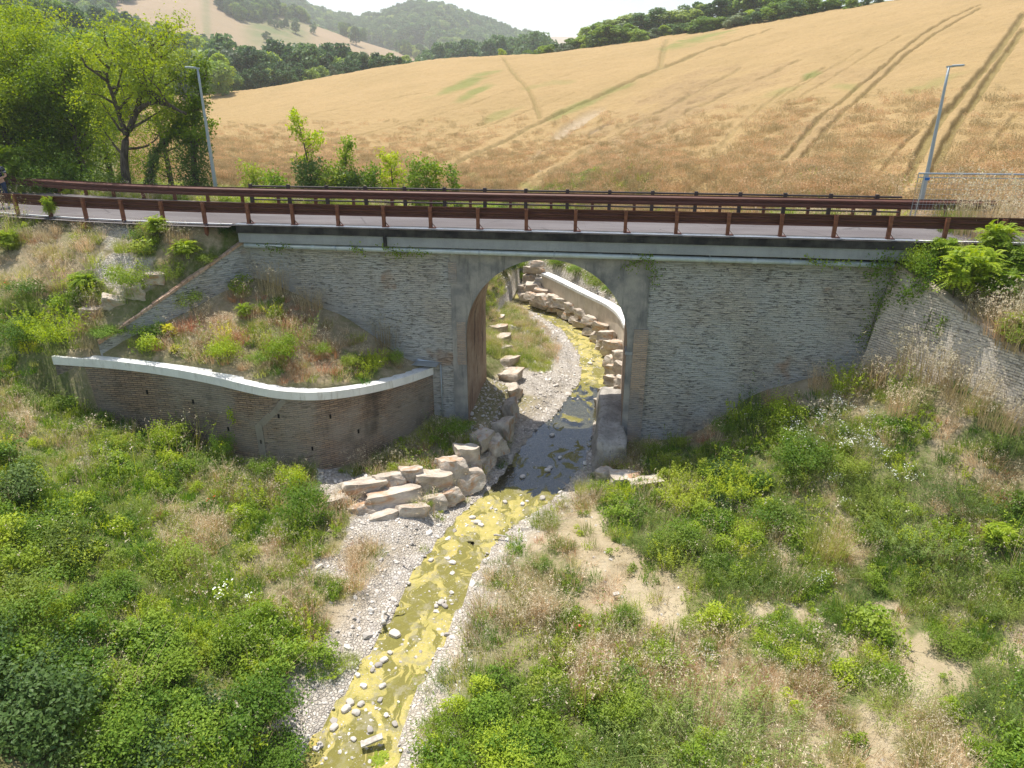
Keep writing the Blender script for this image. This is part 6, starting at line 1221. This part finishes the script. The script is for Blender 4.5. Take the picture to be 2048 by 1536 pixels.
woods('far_woods', 'woods along the top and right flank of the pinkish far hill', hA, [(408,-60),(520,-10),(600,20),(700,55),(800,92),(870,120),(840,122),(760,92),(700,78),(660,60),(620,48),(570,34),(520,42),(480,44),(440,20)], 0, 11, ['round dark green', 'fresh green'], 12000, 2)
woods('far_woods', 'woods on the upper left end of the pinkish far hill', hA, [(-400,-200),(250,-60),(290,-5),(225,16),(235,60),(330,110),(430,130),(400,160),(-400,160)], 0, 12, ['round dark green', 'fresh green'], 15000, 3)
woods('hillside_trees', 'scattered small trees on the far meadow', hA, [(505,28),(620,36),(640,62),(560,60),(510,50)], 0, 6, ['round dark green'], 900, 4)
# single trees on the far meadow
def hill_tree(u, v, D, h_, lb):
    p = atd(u, v, D); place_tree('round dark green', p[0], p[1], p[2], h_, lb, 'single trees on the far pinkish hill', 1.1)
rgA = hA
for u, v, hh, lb in [(592,70,10,'round tree on the far meadow, left one of the middle pair'),(628,66,7,'round tree on the far meadow, right one of the middle pair'),(534,86,7,'small round tree low on the far meadow'),(715,92,13,'tall isolated tree in the pinkish far field')]:
    V, hu, hv_, n, m_ = hA; d = (hu-u)**2+(hv_-v)**2; d[(m_*2//3)*n:] = 1e9; q = V[int(np.argmin(d))]; place_tree('round dark green', q[0], q[1], q[2]-.5, hh, lb, 'single trees on the far pinkish hill', 1.1)
# wood on the left hillside
n0 = 5200; x = rng.uniform(-330, -20, n0); y = rng.uniform(35, 400, n0); z = height(x, y, False); fu_, fv_ = proj(x, y, z+6); k = (fu_ < 445) & (fu_ > -400)&~((fu_ > 235) & (np.hypot(x-CAM[0], y-CAM[1]) < 150))
scatter('hillside_wood', 'dense mixed wood climbing the left hillside', 'woodland', [KT['fresh green'][0][0], KT['round dark green'][0][0], KT['bright light green'][0][0]], np.stack([x, y, z-.5], 1)[k], np.stack([x*0, x*0, rng.uniform(0, 6.28, n0)], 1)[k], rng.uniform(6, 11, n0)[k], rng.integers(0, 3, n0)[k])

# ------------------------------------------------------------ person on the road
def skin_body(name, verts, edges, mat, parent, root=0, sub_=2):
    me = bpy.data.meshes.new(name); me.from_pydata([v[:3] for v in verts], edges, []); o = link(name, me, parent); md = o.modifiers.new('skin', 'SKIN')
    for i, v in enumerate(verts): me.skin_vertices[0].data[i].radius = (v[3], v[4] if len(v) > 4 else v[3])
    me.skin_vertices[0].data[root].use_root = True; md.use_smooth_shade = True; s_ = o.modifiers.new('sub', 'SUBSURF'); s_.levels = s_.render_levels = sub_; me.materials.append(mat); return o
def person(loc, rz):
    e = empty('person', loc, rz); tag(e, 'grey haired person in dark shirt and blue jeans standing on the road', 'person')
    skin = N('skin', .55, .35).col((.5, .3, .2)); hair = N('grey_hair', .8, .2).col((.42, .4, .38)); shirt = N('navy_shirt', .85, .15); n = shirt.noise(shirt.mapv(shirt.coord('obj'), (1, 1, 6)), 2.2, 2)
    shirt.col(shirt.mix(shirt.step(n, .56, .6), (.02, .025, .05), (.5, .5, .52))); jn = N('jeans', .9, .15); jn.col(jn.mix(jn.step(jn.noise(jn.coord('obj'), 7, 3), .4, .6), (.02, .035, .07), (.035, .055, .1)))
    V = [(0,0,.95,.13,.1),(0,0,1.12,.12,.09),(0,.01,1.3,.15,.1),(0,.01,1.43,.11,.08),(0,-.005,1.5,.055,.055),(0,-.02,1.58,.072,.085),(0,-.02,1.67,.075,.09)]; E_ = [(0,1),(1,2),(2,3),(3,4),(4,5),(5,6)]
    for s_ in (-1, 1):
        b = len(V); V += [(s_*.09,0,.88,.085,.085),(s_*.1,-.02,.5,.058,.06),(s_*.105,.02,.1,.038,.04),(s_*.11,-.12,.04,.04,.03)]; E_ += [(0,b),(b,b+1),(b+1,b+2),(b+2,b+3)]
        b = len(V); V += [(s_*.19,.01,1.4,.055,.055),(s_*.24,.03,1.12,.042,.042),(s_*.1,-.2,1.06,.03,.03),(s_*.055,-.25,1.07,.032,.018)]; E_ += [(3,b),(b,b+1),(b+1,b+2),(b+2,b+3)]
        for k in range(4):
            c = len(V); zf = 1.095-.018*k; V += [(s_*.03,-.275-.004*k,zf,.009),(s_*.005,-.285,zf-.006,.008),(s_*-.012,-.272,zf-.01,.007)]; E_ += [(b+3,c),(c,c+1),(c+1,c+2)]
        c = len(V); V += [(s_*.05,-.26,1.115,.009),(s_*.025,-.28,1.125,.008)]; E_ += [(b+3,c),(c,c+1)]
    skin_body('body', V, E_, skin.m if hasattr(skin, 'm') else skin, e)
    V = [(0,0,1.0,.15,.12),(0,0,1.12,.14,.11),(0,.01,1.3,.165,.115),(0,.01,1.42,.125,.09)]; E_ = [(0,1),(1,2),(2,3)]
    for s_ in (-1, 1): b = len(V); V += [(s_*.2,.01,1.4,.07,.07),(s_*.235,.025,1.2,.06,.06)]; E_ += [(3,b),(b,b+1)]
    skin_body('shirt', V, E_, shirt.m, e)
    V = [(0,0,.97,.145,.115)]; E_ = []
    for s_ in (-1, 1): b = len(V); V += [(s_*.095,0,.86,.1,.1),(s_*.1,-.02,.5,.075,.075),(s_*.105,.02,.12,.06,.065)]; E_ += [(0,b),(b,b+1),(b+1,b+2)]
    skin_body('jeans', V, E_, jn.m, e)
    skin_body('hair', [(0,.0,1.66,.08,.098),(0,.01,1.705,.072,.088)], [(0,1)], hair, e)
    for s_ in (-1, 1): skin_body('shoe', [(s_*.105,.04,.05,.045,.04),(s_*.11,-.06,.04,.045,.033),(s_*.112,-.15,.035,.035,.026)], [(0,1),(1,2)], plain('shoe_white', (.6, .6, .6), .7), e)
    for s_ in (-1, 1): skin_body('eye', [(s_*.03,-.098,1.625,.009),(s_*.031,-.1,1.625,.008)], [(0,1)], plain('eye_dark', (.03, .03, .03), .3), e, sub_=1)
    skin_body('nose', [(0,-.098,1.62,.009),(0,-.118,1.59,.013)], [(0,1)], skin, e, sub_=1); skin_body('phone', [(-.02,-.31,1.1,.03,.006),(.02,-.31,1.1,.03,.006)], [(0,1)], plain('phone_black', (.02, .02, .02), .3), e, sub_=0)
person((-20.75, 2.0, 7.665), .35)

# ------------------------------------------------------------ haze
bx = MB(); bx.box(-2400, 2400, -650, 2500, -40, 330); hz = bx.build('haze', None if False else [])
hm = bpy.data.materials.new('haze'); hm.use_nodes = True; ht = hm.node_tree; ht.nodes.clear(); ho = ht.nodes.new('ShaderNodeOutputMaterial'); pv_ = ht.nodes.new('ShaderNodeVolumePrincipled')
pv_.inputs['Density'].default_value = .0004; pv_.inputs['Color'].default_value = (.97, .985, 1, 1); pv_.inputs['Anisotropy'].default_value = .3; ht.links.new(pv_.outputs[0], ho.inputs['Volume']); hz.data.materials.append(hm); tag(hz, kind='stuff'); tag(hz, 'thin blue summer haze in the air', 'haze')
